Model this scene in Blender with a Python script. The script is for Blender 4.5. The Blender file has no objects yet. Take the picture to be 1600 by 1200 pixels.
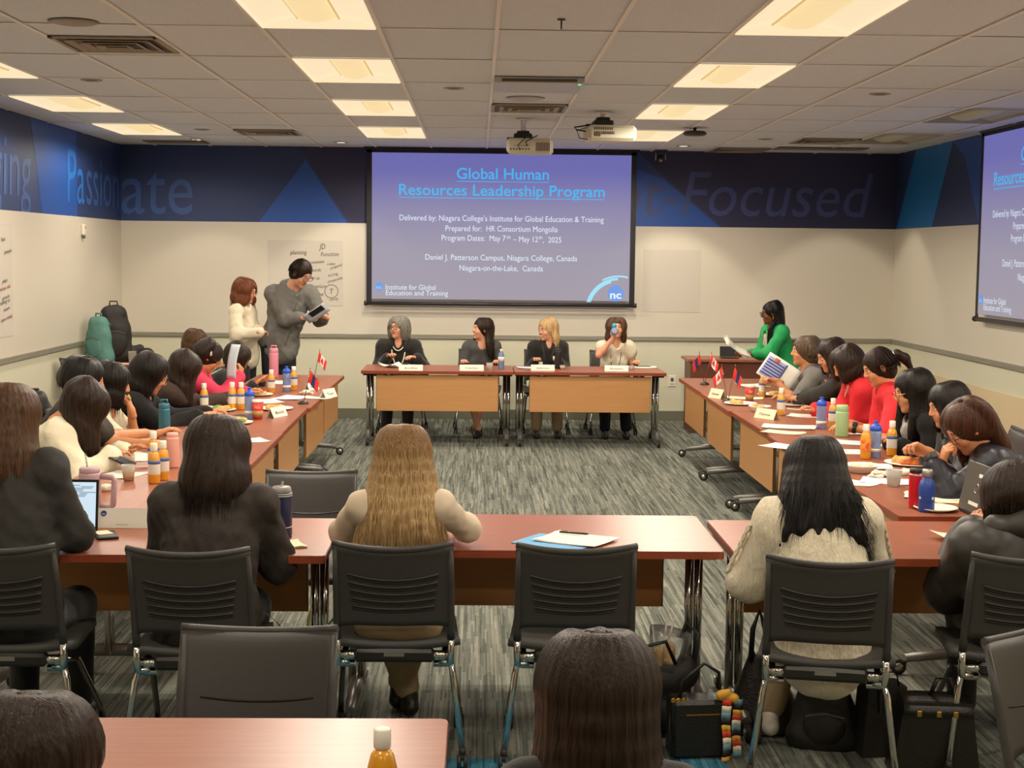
import bpy, math, random
import numpy as np
from mathutils import Vector, Matrix
random.seed(7)
SC = bpy.context.scene
COL = SC.collection
PI = math.pi

# ------------------------------------------------------------ camera, world, exposure
CF, CPITCH, CYAW, CROLL, CZ = 2286.05, .0893, .0242, .0108, 1.8997
def cam_axes():
    fw = Vector((math.sin(CYAW)*math.cos(CPITCH), math.cos(CYAW)*math.cos(CPITCH), -math.sin(CPITCH)))
    r = Vector((math.cos(CYAW), -math.sin(CYAW), 0)); u = r.cross(fw)
    c, s = math.cos(CROLL), math.sin(CROLL)
    return c*r + s*u, c*u - s*r, fw
CR, CU, CW = cam_axes()
cd = bpy.data.cameras.new('camera'); cam = bpy.data.objects.new('camera', cd); COL.objects.link(cam)
cd.sensor_fit = 'HORIZONTAL'; cd.sensor_width = 36; cd.lens = CF/1600*36
cd.clip_start = .05; cd.clip_end = 100
m = Matrix.Identity(4)
for i in range(3): m[i][0], m[i][1], m[i][2] = CR[i], CU[i], -CW[i]
m[2][3] = CZ
cam.matrix_world = m
SC.camera = cam
SC.view_settings.view_transform = 'Standard'; SC.view_settings.look = 'None'
SC.view_settings.gamma = 1; SC.view_settings.use_curve_mapping = False
SC.view_settings.exposure = 0.0
w = bpy.data.worlds.new('world'); SC.world = w; w.use_nodes = True
w.node_tree.nodes['Background'].inputs[0].default_value = (1, .85, .65, 1)
w.node_tree.nodes['Background'].inputs[1].default_value = .25
LAMP_W = 80.0            # power of each ceiling lamp
WASH_W = 68.0            # power of each wall-washing downlight

def ray(u, v): return CR*((u-800)/CF) - CU*((v-600)/CF) + CW
def PZ(u, v, z): d = ray(u, v); t = (z-CZ)/d.z; return Vector((d.x*t, d.y*t, z))
def PY(u, v, y): d = ray(u, v); t = y/d.y; return Vector((d.x*t, y, CZ+d.z*t))
def PX(u, v, x): d = ray(u, v); t = x/d.x; return Vector((x, d.y*t, CZ+d.z*t))

# ------------------------------------------------------------ materials
def lin(c):
    if isinstance(c, str): c = tuple(int(c[i:i+2], 16)/255 for i in (0, 2, 4))
    return tuple(x/12.92 if x <= .04045 else ((x+.055)/1.055)**2.4 for x in c)
MATS = {}
def mat(name, col, rough=.6, metal=0, noise=None, bump=None, emit=None, trans=0, coat=0, spec=None, alpha=None, sheen=0):
    """noise=(scale xyz, strength, second colour); bump=(scale xyz, strength)"""
    if name in MATS: return MATS[name]
    m = bpy.data.materials.new(name); m.use_nodes = True; MATS[name] = m
    nt = m.node_tree; N = nt.nodes; L = nt.links; b = N['Principled BSDF']
    c = lin(col)
    b.inputs['Base Color'].default_value = (*c, 1)
    b.inputs['Roughness'].default_value = rough; b.inputs['Metallic'].default_value = metal
    if spec is not None: b.inputs['Specular IOR Level'].default_value = spec
    if trans: b.inputs['Transmission Weight'].default_value = trans; b.inputs['IOR'].default_value = 1.35
    if coat: b.inputs['Coat Weight'].default_value = coat; b.inputs['Coat Roughness'].default_value = .15
    if sheen: b.inputs['Sheen Weight'].default_value = sheen
    if alpha is not None: b.inputs['Alpha'].default_value = alpha
    if emit:
        b.inputs['Base Color'].default_value = (c[0]*.15, c[1]*.15, c[2]*.15, 1)
    if emit: b.inputs['Emission Color'].default_value = (*c, 1); b.inputs['Emission Strength'].default_value = emit
    tc = None
    def vec(sc):
        nonlocal tc
        if tc is None: tc = N.new('ShaderNodeTexCoord')
        mp = N.new('ShaderNodeMapping'); mp.inputs['Scale'].default_value = sc
        if max(sc) > 8*min(sc) and sc[2] < 7: mp.inputs['Rotation'].default_value = (.5, .37, .2)
        L.new(tc.outputs['Object'], mp.inputs[0]); return mp.outputs[0]
    if noise:
        sc, st, c2 = noise; c2 = lin(c2)
        n = N.new('ShaderNodeTexNoise'); n.inputs['Scale'].default_value = 1; n.inputs['Detail'].default_value = 4
        L.new(vec(sc), n.inputs['Vector'])
        r = N.new('ShaderNodeValToRGB'); r.color_ramp.elements[0].position = .5-.25/max(st, .01)*.5; r.color_ramp.elements[1].position = .5+.25/max(st, .01)*.5
        r.color_ramp.elements[0].color = (*c, 1); r.color_ramp.elements[1].color = (*c2, 1)
        L.new(n.outputs['Fac'], r.inputs[0]); L.new(r.outputs[0], b.inputs['Base Color'])
    if bump:
        sc, st = bump
        n = N.new('ShaderNodeTexNoise'); n.inputs['Scale'].default_value = 1; n.inputs['Detail'].default_value = 3
        L.new(vec(sc), n.inputs['Vector'])
        bp = N.new('ShaderNodeBump'); bp.inputs['Strength'].default_value = st; bp.inputs['Distance'].default_value = .01
        L.new(n.outputs['Fac'], bp.inputs['Height']); L.new(bp.outputs[0], b.inputs['Normal'])
    return m

WALLPAINT = mat('wall_paint', 'd8d4bb', .55, bump=((60, 60, 60), .05))
BOARDPAINT = mat('whiteboard_paint', 'd8d0c0', .35, noise=((.7, .7, .7), .6, 'd4ccba'))
WARMPAINT = mat('beige_wall_paint', 'dcc6a0', .6)
NAVY = mat('navy_wall_paint', '24365f', .5, noise=((.35, .35, .5), 1.0, '2b3f74'))
BLUEV = mat('bright_blue_vinyl', '1a6cae', .45)
BLUEV2 = mat('mid_blue_vinyl', '2250a0', .45)
BLUEV3 = mat('dark_plum_vinyl', '2b2c50', .5)
TXTV = mat('text_blue_vinyl', '3a5c9c', .5)
TXTV2 = mat('text_light_blue_vinyl', '2a6cba', .5)
TXTV3 = mat('text_grey_blue_vinyl', '404a80', .5)
TILE = mat('ceiling_tile_fibre', 'e2e8f0', .9, noise=((90, 90, 90), .8, 'd8dde4'), bump=((150, 150, 150), .2))
GRID = mat('ceiling_grid_metal', 'f2ede6', .5)
RAIL = mat('aluminium_rail', 'a29d8e', .4, .3, noise=((2, 2, 60), .6, '8c887b'))
BASEB = mat('baseboard_rubber', '6f6d5c', .6)
CHROME = mat('chrome', 'd8d6d0', .12, 1)
CHROMED = mat('dark_chrome', '8c8c88', .2, 1)
FOOTM = mat('grey_cast_metal', '8a8882', .38, .7)
STEEL = mat('brushed_steel', 'b4b2ac', .35, 1)
PLAST = mat('black_plastic', '1d1b18', .42, bump=((400, 400, 400), .1))
SHELL = mat('charcoal_chair_shell', '3c3935', .48, bump=((500, 500, 500), .15))
SEATF = mat('dark_grey_seat', '33332f', .6)
RUBBER = mat('caster_rubber', '24221f', .6)
WOOD = mat('mahogany_laminate', '90523a', .36, noise=((3, 60, 20), .55, '9e5e42'))
WOODY = mat('mahogany_laminate_lengthwise', '7d4a3a', .3, noise=((60, 3, 20), .55, '8d5644'), coat=.15)
EDGE = mat('mahogany_edge', '8b3f26', .35)
MAPLE = mat('maple_laminate', 'c08a54', .4, noise=((2.5, 2.5, 40), .5, 'c6925c'))
MAPLE_EDGE = mat('maple_dark_edge', '7a5226', .5)
BROWNP = mat('brown_laminate', 'c08248', .45, noise=((2, 2, 40), .5, 'b67a42'))
PAPER = mat('white_paper', 'e6e2d4', .7)
PAPERC = mat('cream_paper', 'e8dcb8', .7)
PAPERB = mat('bluish_paper', 'cdd6e0', .7)
INK = mat('black_ink', '2a2a30', .8)
INKR = mat('red_ink', '9a3a3a', .8)
INKB = mat('blue_print', '24407e', .7)
NAPKIN = mat('napkin_paper', 'e0d8c2', .9, bump=((40, 40, 40), .4))
FOAM = mat('white_foam', 'ece6d6', .6)
BREAD = mat('bread', 'c8924e', .8, noise=((30, 30, 30), .8, 'e0bb7a'), bump=((60, 60, 60), .5))
SAUCE = mat('tomato_food', 'a8401c', .5, noise=((50, 50, 50), .8, 'd07828'), bump=((60, 60, 60), .6))
GREENFOOD = mat('salad', '6a8a3a', .7)
ORANGEJ = mat('orange_juice', 'e09a20', .25, coat=.5)
APPLEJ = mat('apple_juice', 'd0a040', .2, coat=.5)
LABELW = mat('bottle_label_white', 'ddd6c6', .5)
LABELB = mat('bottle_label_blue', '4866a6', .5)
LABELR = mat('bottle_label_red', 'd24a20', .5, noise=((60, 60, 60), .9, 'e8a040'))
CLEAR = mat('clear_plastic', 'eef0f2', .12, trans=.9, alpha=.75)
CLEARB = mat('blue_clear_plastic', '9ab2e0', .15, trans=.6, coat=.3)
BLUEC = mat('blue_cap', '1e4fc0', .4)
WHITEC = mat('white_cap', 'ece4d4', .45)
TEAL = mat('teal_enamel', '2f6d80', .35)
PINK = mat('pink_enamel', 'd8889a', .4)
PINKL = mat('light_pink_enamel', 'e0a494', .4)
MAUVE = mat('mauve_enamel', 'b99aa0', .45)
MINT = mat('mint_enamel', 'a4c08a', .4)
REDM = mat('red_enamel', 'c81824', .3)
BLUEM = mat('blue_enamel', '28489a', .35)
NAVYM = mat('navy_enamel', '1c2748', .3)
CUPRED = mat('red_cup_paper', 'd03a28', .5)
KRAFT = mat('kraft_paper', 'b48a54', .7)
FLAGR = mat('flag_red', 'd8342c', .7)
FLAGB = mat('flag_blue', '2a2c66', .7)
FLAGW = mat('flag_white', 'efeadf', .7)
GOLD = mat('gold_metal', 'caa04a', .3, 1)
LEATH = mat('black_leather', '17140f', .4, bump=((120, 120, 120), .3))
NYLON = mat('black_nylon', '1f1c18', .6, bump=((200, 200, 200), .4))
TEALN = mat('teal_nylon', '55857c', .65, bump=((200, 200, 200), .4))
GREYN = mat('grey_nylon', '50504e', .65)
PROJW = mat('white_projector_plastic', 'd6cfbb', .45)
PROJD = mat('projector_vent_dark', '5a5040', .6)
CUP = mat('frosted_cup', 'e4e0d6', .25, trans=.6, alpha=.8)
LAPG = mat('laptop_grey', '55524b', .4, .4)
SCRB = mat('screen_border', '100f12', .5)

# ------------------------------------------------------------ mesh helpers
class MB:
    def __init__(s): s.v = []; s.f = []; s.m = []; s.sm = []
    def add(s, vs, fs, mi=0, smooth=False):
        o = len(s.v); s.v += [tuple(v) for v in vs]
        for f in fs: s.f.append([i+o for i in f]); s.m.append(mi); s.sm.append(smooth)
        return s
    def box(s, c, sz, R=None, mi=0, bev=0):
        hx, hy, hz = sz[0]/2, sz[1]/2, sz[2]/2; c = Vector(c)
        if bev > 0:
            b = min(bev, hx*.9, hy*.9, hz*.9); vs = []; idx = {}
            for sx in (-1, 1):
                for sy in (-1, 1):
                    for sz_ in (-1, 1):
                        for a in range(3):
                            p = [sx*(hx-b), sy*(hy-b), sz_*(hz-b)]; p[a] = (sx*hx, sy*hy, sz_*hz)[a]
                            idx[(sx, sy, sz_, a)] = len(vs); vs.append(Vector(p))
            fs = []
            for a in range(3):
                for sgn in (-1, 1):
                    q = []
                    for (p1, p2) in ((-1, -1), (1, -1), (1, 1), (-1, 1)):
                        k = [0, 0, 0]; k[a] = sgn; k[(a+1) % 3] = p1; k[(a+2) % 3] = p2; q.append(idx[(*k, a)])
                    fs.append(q if sgn > 0 else q[::-1])
            for a in range(3):                      # edge strips
                b1, b2 = (a+1) % 3, (a+2) % 3
                for s1 in (-1, 1):
                    for s2 in (-1, 1):
                        def K(sa, ax):
                            k = [0, 0, 0]; k[a] = sa; k[b1] = s1; k[b2] = s2; return idx[(*k, ax)]
                        q = [K(-1, b1), K(1, b1), K(1, b2), K(-1, b2)]
                        fs.append(q if s1*s2 < 0 else q[::-1])
            for sx in (-1, 1):
                for sy in (-1, 1):
                    for sz_ in (-1, 1):
                        q = [idx[(sx, sy, sz_, a)] for a in range(3)]
                        fs.append(q if sx*sy*sz_ > 0 else q[::-1])
        else:
            vs = [Vector((x, y, z)) for x in (-hx, hx) for y in (-hy, hy) for z in (-hz, hz)]
            fs = [(0, 1, 3, 2), (4, 6, 7, 5), (0, 4, 5, 1), (2, 3, 7, 6), (0, 2, 6, 4), (1, 5, 7, 3)]
        if R is not None: vs = [R @ v for v in vs]
        return s.add([v+c for v in vs], fs, mi)
    def tube(s, pts, r, n=8, mi=0, caps=True, flat=1.0, up=None):
        pts = [Vector(p) for p in pts]; rs = r if isinstance(r, (list, tuple)) else [r]*len(pts)
        vs = []; prev = None
        for i, p in enumerate(pts):
            t = (pts[min(i+1, len(pts)-1)]-pts[max(i-1, 0)])
            t = t.normalized() if t.length > 1e-9 else Vector((0, 0, 1))
            if prev is None:
                a = Vector(up) if up is not None else (Vector((0, 0, 1)) if abs(t.z) < .9 else Vector((1, 0, 0)))
                prev = (a - t*a.dot(t)).normalized()
            else:
                q = prev - t*prev.dot(t)
                prev = q.normalized() if q.length > 1e-6 else prev
            b = t.cross(prev)
            for k in range(n):
                an = 2*PI*k/n
                vs.append(p + prev*(math.cos(an)*rs[i]*flat) + b*(math.sin(an)*rs[i]))
        fs = []
        for i in range(len(pts)-1):
            for k in range(n):
                k2 = (k+1) % n
                fs.append((i*n+k, i*n+k2, (i+1)*n+k2, (i+1)*n+k))
        s.add(vs, fs, mi, n > 5)
        if caps:
            o = len(s.v)-len(vs)
            s.f.append([o+k for k in range(n)][::-1]); s.m.append(mi); s.sm.append(False)
            e = o+(len(pts)-1)*n
            s.f.append([e+k for k in range(n)]); s.m.append(mi); s.sm.append(False)
        return s
    def lathe(s, prof, c=(0, 0, 0), n=20, mi=0, R=None):
        """prof: list of (r, z)"""
        c = Vector(c); vs = []
        for r, z in prof:
            for k in range(n):
                v = Vector((r*math.cos(2*PI*k/n), r*math.sin(2*PI*k/n), z))
                vs.append((R @ v if R is not None else v)+c)
        fs = []
        for i in range(len(prof)-1):
            for k in range(n):
                k2 = (k+1) % n; fs.append((i*n+k, i*n+k2, (i+1)*n+k2, (i+1)*n+k))
        s.add(vs, fs, mi, True)
        o = len(s.v)-len(vs)
        if prof[0][0] > 1e-4: s.f.append([o+k for k in range(n)][::-1]); s.m.append(mi); s.sm.append(False)
        if prof[-1][0] > 1e-4: s.f.append([o+(len(prof)-1)*n+k for k in range(n)]); s.m.append(mi); s.sm.append(False)
        return s
    def prism(s, poly, d, mi=0, T=None):
        """poly in the xy plane, thickness d along z; T 4x4"""
        n = len(poly); vs = [Vector((x, y, 0)) for x, y in poly]+[Vector((x, y, d)) for x, y in poly]
        if T is not None: vs = [T @ v for v in vs]
        fs = [tuple(range(n))[::-1], tuple(range(n, 2*n))]+[(k, (k+1) % n, (k+1) % n+n, k+n) for k in range(n)]
        return s.add(vs, fs, mi)
    def sheet(s, fn, nu, nv, th=0, mi=0, smooth=True):
        """grid surface fn(u,v)->Vector with thickness along -normal"""
        P = [[Vector(fn(i/nu, j/nv)) for j in range(nv+1)] for i in range(nu+1)]
        def nrm(i, j):
            a = P[min(i+1, nu)][j]-P[max(i-1, 0)][j]; b = P[i][min(j+1, nv)]-P[i][max(j-1, 0)]
            c = a.cross(b); return c.normalized() if c.length > 1e-12 else Vector((0, 0, 1))
        w = nv+1; vs = [P[i][j] for i in range(nu+1) for j in range(w)]
        fs = [(i*w+j, (i+1)*w+j, (i+1)*w+j+1, i*w+j+1) for i in range(nu) for j in range(nv)]
        if th:
            o = len(vs); vs += [P[i][j]-nrm(i, j)*th for i in range(nu+1) for j in range(w)]
            fs += [(o+i*w+j, o+i*w+j+1, o+(i+1)*w+j+1, o+(i+1)*w+j) for i in range(nu) for j in range(nv)]
            for i in range(nu):
                fs.append((i*w, o+i*w, o+(i+1)*w, (i+1)*w)); a = i*w+nv; b = a+w; fs.append((a, b, o+b, o+a))
            for j in range(nv):
                fs.append((j, j+1, o+j+1, o+j)); a = nu*w+j; fs.append((a, o+a, o+a+1, a+1))
        return s.add(vs, fs, mi, smooth)
    def build(s, name, mats, parent=None, label=None, loc=None, rz=0, kind=None):
        me = bpy.data.meshes.new(name); me.from_pydata(s.v, [], s.f)
        for mm in (mats if isinstance(mats, (list, tuple)) else [mats]): me.materials.append(mm)
        me.polygons.foreach_set('material_index', s.m); me.polygons.foreach_set('use_smooth', s.sm)
        me.update()
        return link(name, me, parent, label, loc, rz, kind)
def link(name, me, parent=None, label=None, loc=None, rz=0, kind=None):
    o = bpy.data.objects.new(name, me); COL.objects.link(o)
    if parent is not None: o.parent = parent
    if loc is not None: o.location = loc
    if rz: o.rotation_euler.z = rz
    if label: o['label'] = label
    if kind: o['kind'] = kind
    return o
def tag(o, label, cat, group=None):
    o['label'] = label; o['category'] = cat
    if group: o['group'] = group
    return o
def thing(name, label, cat, loc=(0, 0, 0), rz=0, group=None):
    o = bpy.data.objects.new(name, None); COL.objects.link(o); o.empty_display_size = .1
    o.location = loc; o.rotation_euler.z = rz
    return tag(o, label, cat, group)
def copy_tree(o, parent=None):
    c = o.copy(); COL.objects.link(c); c.parent = parent
    for ch in list(o.children): copy_tree(ch, c)
    return c
def struct(mb, name, mats, parent=None):
    return mb.build(name, mats, parent, kind=None if parent else 'structure')
def text_mesh(txt, width, mt, name, parent, T, height=None, shear=0, bold=0, align='c', ext=.0008):
    """flat lettering fitted to a width (and cap height); T = 4x4 placing its centre, x right, y up"""
    cu = bpy.data.curves.new('t', 'FONT'); cu.body = txt; cu.size = 1; cu.shear = shear; cu.offset = bold; cu.resolution_u = 3
    ob = bpy.data.objects.new('t', cu); COL.objects.link(ob)
    me = bpy.data.meshes.new_from_object(ob); bpy.data.objects.remove(ob); bpy.data.curves.remove(cu)
    n = len(me.vertices); co = np.empty(n*3, np.float32); me.vertices.foreach_get('co', co); co = co.reshape(-1, 3)
    x0, x1, y0, y1 = co[:, 0].min(), co[:, 0].max(), co[:, 1].min(), co[:, 1].max()
    sx = width/(x1-x0); sy = sx if height is None else height/.72
    co[:, 0] = (co[:, 0]-(x0+x1)/2)*sx; co[:, 1] = (co[:, 1]-.35)*sy; co[:, 2] = ext
    me.vertices.foreach_set('co', co.ravel()); me.transform(T); me.materials.clear(); me.materials.append(mt); me.update()
    return link(name, me, parent)
def frame(o, x, y):
    """4x4 from an origin and x and y directions"""
    x = Vector(x).normalized(); y = Vector(y); y = (y-x*x.dot(y)).normalized(); z = x.cross(y)
    M = Matrix.Identity(4)
    for i in range(3): M[i][0], M[i][1], M[i][2], M[i][3] = x[i], y[i], z[i], o[i]
    return M
RZ = lambda a: Matrix.Rotation(a, 3, 'Z')
RX = lambda a: Matrix.Rotation(a, 3, 'X')
RY = lambda a: Matrix.Rotation(a, 3, 'Y')

# ============================================================ the room
XL, XR, YB, YN, HC = -4.03, 4.766, 16.70, -3.0, 3.065
ZB, ZR = 2.217, .96            # bottom of the navy band, top of the rail
# carpet
mt = bpy.data.materials.new('striped_carpet'); mt.use_nodes = True; nt = mt.node_tree; N = nt.nodes; L = nt.links; b = N['Principled BSDF']
b.inputs['Roughness'].default_value = .95; b.inputs['Specular IOR Level'].default_value = .1
tc = N.new('ShaderNodeTexCoord')
def nz(sc, det=2):
    mp = N.new('ShaderNodeMapping'); mp.inputs['Scale'].default_value = sc; L.new(tc.outputs['Object'], mp.inputs[0])
    n = N.new('ShaderNodeTexNoise'); n.inputs['Scale'].default_value = 1; n.inputs['Detail'].default_value = det; n.inputs['Roughness'].default_value = .6
    L.new(mp.outputs[0], n.inputs['Vector']); return n.outputs['Fac']
def math_(op, a, b_=None, v=None):
    n = N.new('ShaderNodeMath'); n.operation = op; L.new(a, n.inputs[0])
    if b_ is not None: L.new(b_, n.inputs[1])
    elif v is not None: n.inputs[1].default_value = v
    return n.outputs[0]
def bricks(rowh, ln, off):
    mp = N.new('ShaderNodeMapping'); mp.inputs['Rotation'].default_value = (0, 0, PI/2); L.new(tc.outputs['Object'], mp.inputs[0])
    t_ = N.new('ShaderNodeTexBrick'); t_.offset = off; t_.offset_frequency = 2; t_.squash = .7; t_.squash_frequency = 3
    t_.inputs['Color1'].default_value = (0, 0, 0, 1); t_.inputs['Color2'].default_value = (1, 1, 1, 1); t_.inputs['Mortar'].default_value = (.3, .3, .3, 1)
    t_.inputs['Scale'].default_value = 1; t_.inputs['Mortar Size'].default_value = 0; t_.inputs['Brick Width'].default_value = ln; t_.inputs['Row Height'].default_value = rowh
    L.new(mp.outputs[0], t_.inputs['Vector']); return t_.outputs['Color']
a1 = math_('ADD', math_('MULTIPLY', bricks(.0085, .38, .37), v=.55), math_('MULTIPLY', bricks(.019, .62, .43), v=.45)); a2 = nz((60, 30, 1), 2); a3 = nz((3, 3, 1), 1)
s = math_('ADD', math_('MULTIPLY', a1, v=.8), math_('MULTIPLY', a2, v=.2))
r = N.new('ShaderNodeValToRGB'); e = r.color_ramp.elements
e[0].position = .15; e[0].color = (*lin('474b45'), 1); e[1].position = .85; e[1].color = (*lin('8f8f84'), 1)
x = r.color_ramp.elements.new(.38); x.color = (*lin('60645c'), 1); x = r.color_ramp.elements.new(.6); x.color = (*lin('77796f'), 1)
L.new(s, r.inputs[0])
r2 = N.new('ShaderNodeValToRGB'); e = r2.color_ramp.elements
e[0].position = .2; e[0].color = (*lin('1d4d64'), 1); e[1].position = .8; e[1].color = (*lin('4f8aa0'), 1); L.new(s, r2.inputs[0])
sp = N.new('ShaderNodeSeparateXYZ'); L.new(tc.outputs['Object'], sp.inputs[0])
mk = math_('MULTIPLY', math_('MULTIPLY', math_('LESS_THAN', sp.outputs[1], v=5.37), math_('GREATER_THAN', sp.outputs[1], v=4.95)), math_('LESS_THAN', sp.outputs[0], v=.95))
mx = N.new('ShaderNodeMix'); mx.data_type = 'RGBA'; L.new(mk, mx.inputs[0]); L.new(r.outputs[0], mx.inputs[6]); L.new(r2.outputs[0], mx.inputs[7])
L.new(mx.outputs[2], b.inputs['Base Color'])
bp = N.new('ShaderNodeBump'); bp.inputs['Strength'].default_value = .6; bp.inputs['Distance'].default_value = .004; L.new(s, bp.inputs['Height']); L.new(bp.outputs[0], b.inputs['Normal'])
CARPET = mt
struct(MB().box(((XL+XR)/2, (YB+YN)/2, -.05), (XR-XL+.4, YB-YN+.4, .1)), 'floor', CARPET)

def wall(name, x0, x1, y0, y1, inner, bands):
    """bands: (z0,z1,mat index). inner = (axis, coordinate) of the inner face"""
    mb = MB(); ax, c, out = inner
    for z0, z1, mi, proud in bands:
        t = .1+proud; cc = c+out*(.1-t/2-.0) if False else c+out*.1/2-out*proud/2
        if ax == 'x': mb.box((cc, (y0+y1)/2, (z0+z1)/2), (t, y1-y0, z1-z0), mi=mi)
        else: mb.box(((x0+x1)/2, cc, (z0+z1)/2), (x1-x0, t, z1-z0), mi=mi)
    return struct(mb, name, [WALLPAINT, BOARDPAINT, NAVY, WARMPAINT])
wl = wall('wall_left', 0, 0, YN, YB, ('x', XL, -1), [(0, ZR-.03, 0, 0), (ZR-.03, ZB, 1, .004), (ZB, HC+.1, 2, 0)])
wb = wall('wall_back', XL-.1, XR+.1, 0, 0, ('y', YB, 1), [(0, ZR-.03, 0, 0), (ZR-.03, ZB, 1, .004), (ZB, HC+.1, 2, 0)])
wr = wall('wall_right', 0, 0, YN, YB, ('x', XR, 1), [(0, .685, 3, .012), (.685, ZR-.03, 0, 0), (ZR-.03, ZB, 1, .004), (ZB, HC+.1, 2, 0)])
struct(MB().box(((XL+XR)/2, YN-.05, HC/2), (XR-XL+.2, .1, HC)), 'wall_front', WARMPAINT)
# rails
def bar(name, p, sz, mt, bev=.004): return struct(MB().box(p, sz, bev=bev), name, mt)
bar('trim_1', ((XL+XR)/2, YB-.012, ZR-.022), (XR-XL, .024, .05), RAIL)
bar('trim_2', (XL+.012, (YN+YB)/2, ZR-.022), (.024, YB-YN-.03, .05), RAIL)
bar('trim_3', (XR-.012, (YN+YB)/2, ZR-.022), (.024, YB-YN-.03, .05), RAIL)
bar('baseboard_back', ((XL+XR)/2, YB-.008, .055), (XR-XL, .016, .11), BASEB, .003)
bar('baseboard_left', (XL+.008, (YN+YB)/2, .055), (.016, YB-YN-.02, .11), BASEB, .003)
bar('baseboard_right', (XR-.02, (YN+YB)/2, .055), (.016, YB-YN-.02, .11), BASEB, .003)
# wall graphics on the navy band (thin vinyl)
def vinyl(parent, name, pts, mt, side):
    mb = MB(); o = .0015
    if side == 'b': vs = [(x, YB-o, z) for x, z in pts]; T = None
    elif side == 'l': vs = [(XL+o, y, z) for y, z in pts]
    else: vs = [(XR-o, y, z) for y, z in pts]
    mb.add(vs, [tuple(range(len(vs)))]); return mb.build(name, mt, parent)
vinyl(wb, 'blue_triangle', [(-2.48, ZB), (-1.48, ZB), (-1.95, 2.92)], BLUEV2, 'b')
vinyl(wb, 'plum_panel', [(-1.45, ZB), (-1.26, ZB), (-1.26, HC), (-2.05, HC), (-1.93, 2.93)], BLUEV3, 'b')
vinyl(wb, 'blue_wedge', [(1.7, ZB), (2.75, ZB), (2.1, 2.75), (1.7, 2.9)], BLUEV2, 'b')
vinyl(wb, 'plum_panel', [(2.78, ZB), (XR, ZB), (XR, HC), (1.8, HC), (2.12, 2.76)], BLUEV3, 'b')
vinyl(wr, 'bright_blue_stripe', [(16.65, ZB), (15.35, ZB), (14.75, HC), (16.0, HC)], BLUEV, 'r')
vinyl(wr, 'blue_wedge', [(13.9, ZB), (13.2, ZB), (13.2, HC), (14.75, HC), (14.4, 2.9)], BLUEV2, 'r')
vinyl(wl, 'bright_blue_block', [(13.7, ZB), (14.9, ZB), (14.9, HC), (13.4, HC)], BLUEV2, 'l')
Tb = lambda x, z: frame((x, YB-.002, z), (1, 0, 0), (0, 0, 1))
text_mesh('ate', .80, TXTV, 'lettering', wb, Tb(-3.62, 2.60), height=.62, shear=.05)
text_mesh('nt-Focused', 2.95, TXTV3, 'lettering', wb, Tb(3.02, 2.60), height=.52, shear=.22)
text_mesh('Pa', .62, TXTV2, 'lettering', wl, frame((XL+.003, 14.86, 2.62), (0, 1, 0), (0, 0, 1)), height=.55, shear=.05)
text_mesh('ssion', 1.36, TXTV, 'lettering', wl, frame((XL+.002, 15.93, 2.62), (0, 1, 0), (0, 0, 1)), height=.55, shear=.05)
text_mesh('Engaging', 2.4, TXTV, 'lettering', wl, frame((XL+.002, 12.2, 2.62), (0, 1, 0), (0, 0, 1)), height=.55, shear=.1)

# ceiling: slab, grid bars, tiles
struct(MB().box(((XL+XR)/2, (YB+YN)/2, HC+.11), (XR-XL+.4, YB-YN+.4, .1)), 'ceiling', TILE)
ceil = bpy.data.objects['ceiling']
GX0, GP, GY0, GL = .09, .62, 6.60, 1.22
LIT = [(-1.15, k) for k in (-3, -2, -1, 0, 1, 2, 3)]+[(1.33, k) for k in (-3, -2, -1, 0, 1, 2, 3)]+[(-3.63, k) for k in (-2, -1, 0, 1, 2, 3)]+[(3.81, k) for k in (-2, -1, 0)]  # fixtures behind the camera continue the rows unseen, added to light the foreground
OFF = [(3.81, 1), (3.81, 2), (3.81, 3)]  # off in view; the row's unseen lit ones are added to brighten the wall
fix = {(round((x-GX0)/GP), 2*k) for x, k in LIT+OFF}
VENTS = [(-2.39, 8.25, 1), (-2.39, 14.4, 1), (3.19, 14.6, 1), (.09, 11.62, 1), (2.57, 16.0, 0)]
cx0 = math.floor((XL-GX0)/GP); cx1 = math.ceil((XR-GX0)/GP)
grid = MB()
for i in range(cx0, cx1+1):
    x = GX0+GP*i
    if XL < x < XR: grid.box((x, (YB+YN)/2, HC-.002), (.024, YB-YN, .006), bev=.001)
j0, j1 = math.floor((YN-GY0)/GL), math.ceil((YB-GY0)/GL)
for j in range(j0, j1+1):
    y = GY0+GL*j
    if YN < y < YB: grid.box(((XL+XR)/2, y, HC-.001), (XR-XL, .018, .004))
g = grid.build('ceiling_grid', GRID, ceil)
tcache = {}
def tile_mesh(w, l):
    key = (round(w, 2), round(l, 2))
    if key not in tcache:
        mb = MB().box((0, 0, 0), (w-.004, l-.004, .03), bev=.003)
        o = mb.build('ceiling_tile', TILE, ceil); tcache[key] = o.data; return o
    return link('ceiling_tile', tcache[key], ceil)
big = MB()
for i in range(cx0, cx1):
    for j in range(j0, j1):
        if (i, j) in fix: continue
        x0, x1 = max(GX0+GP*i, XL), min(GX0+GP*(i+1), XR); y0, y1 = max(GY0+GL*j, YN), min(GY0+GL*(j+1), YB)
        if x1-x0 < .03 or y1-y0 < .03: continue
        z = HC+.019+random.uniform(-.0008, .0008)
        if y1 > 5.3: o = tile_mesh(x1-x0, y1-y0); o.location = ((x0+x1)/2, (y0+y1)/2, z)
        else: big.box(((x0+x1)/2, (y0+y1)/2, z), (x1-x0-.008, y1-y0-.008, .03), bev=.006)
big.build('ceiling_tiles_overhead', TILE, ceil, kind='stuff')

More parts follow.
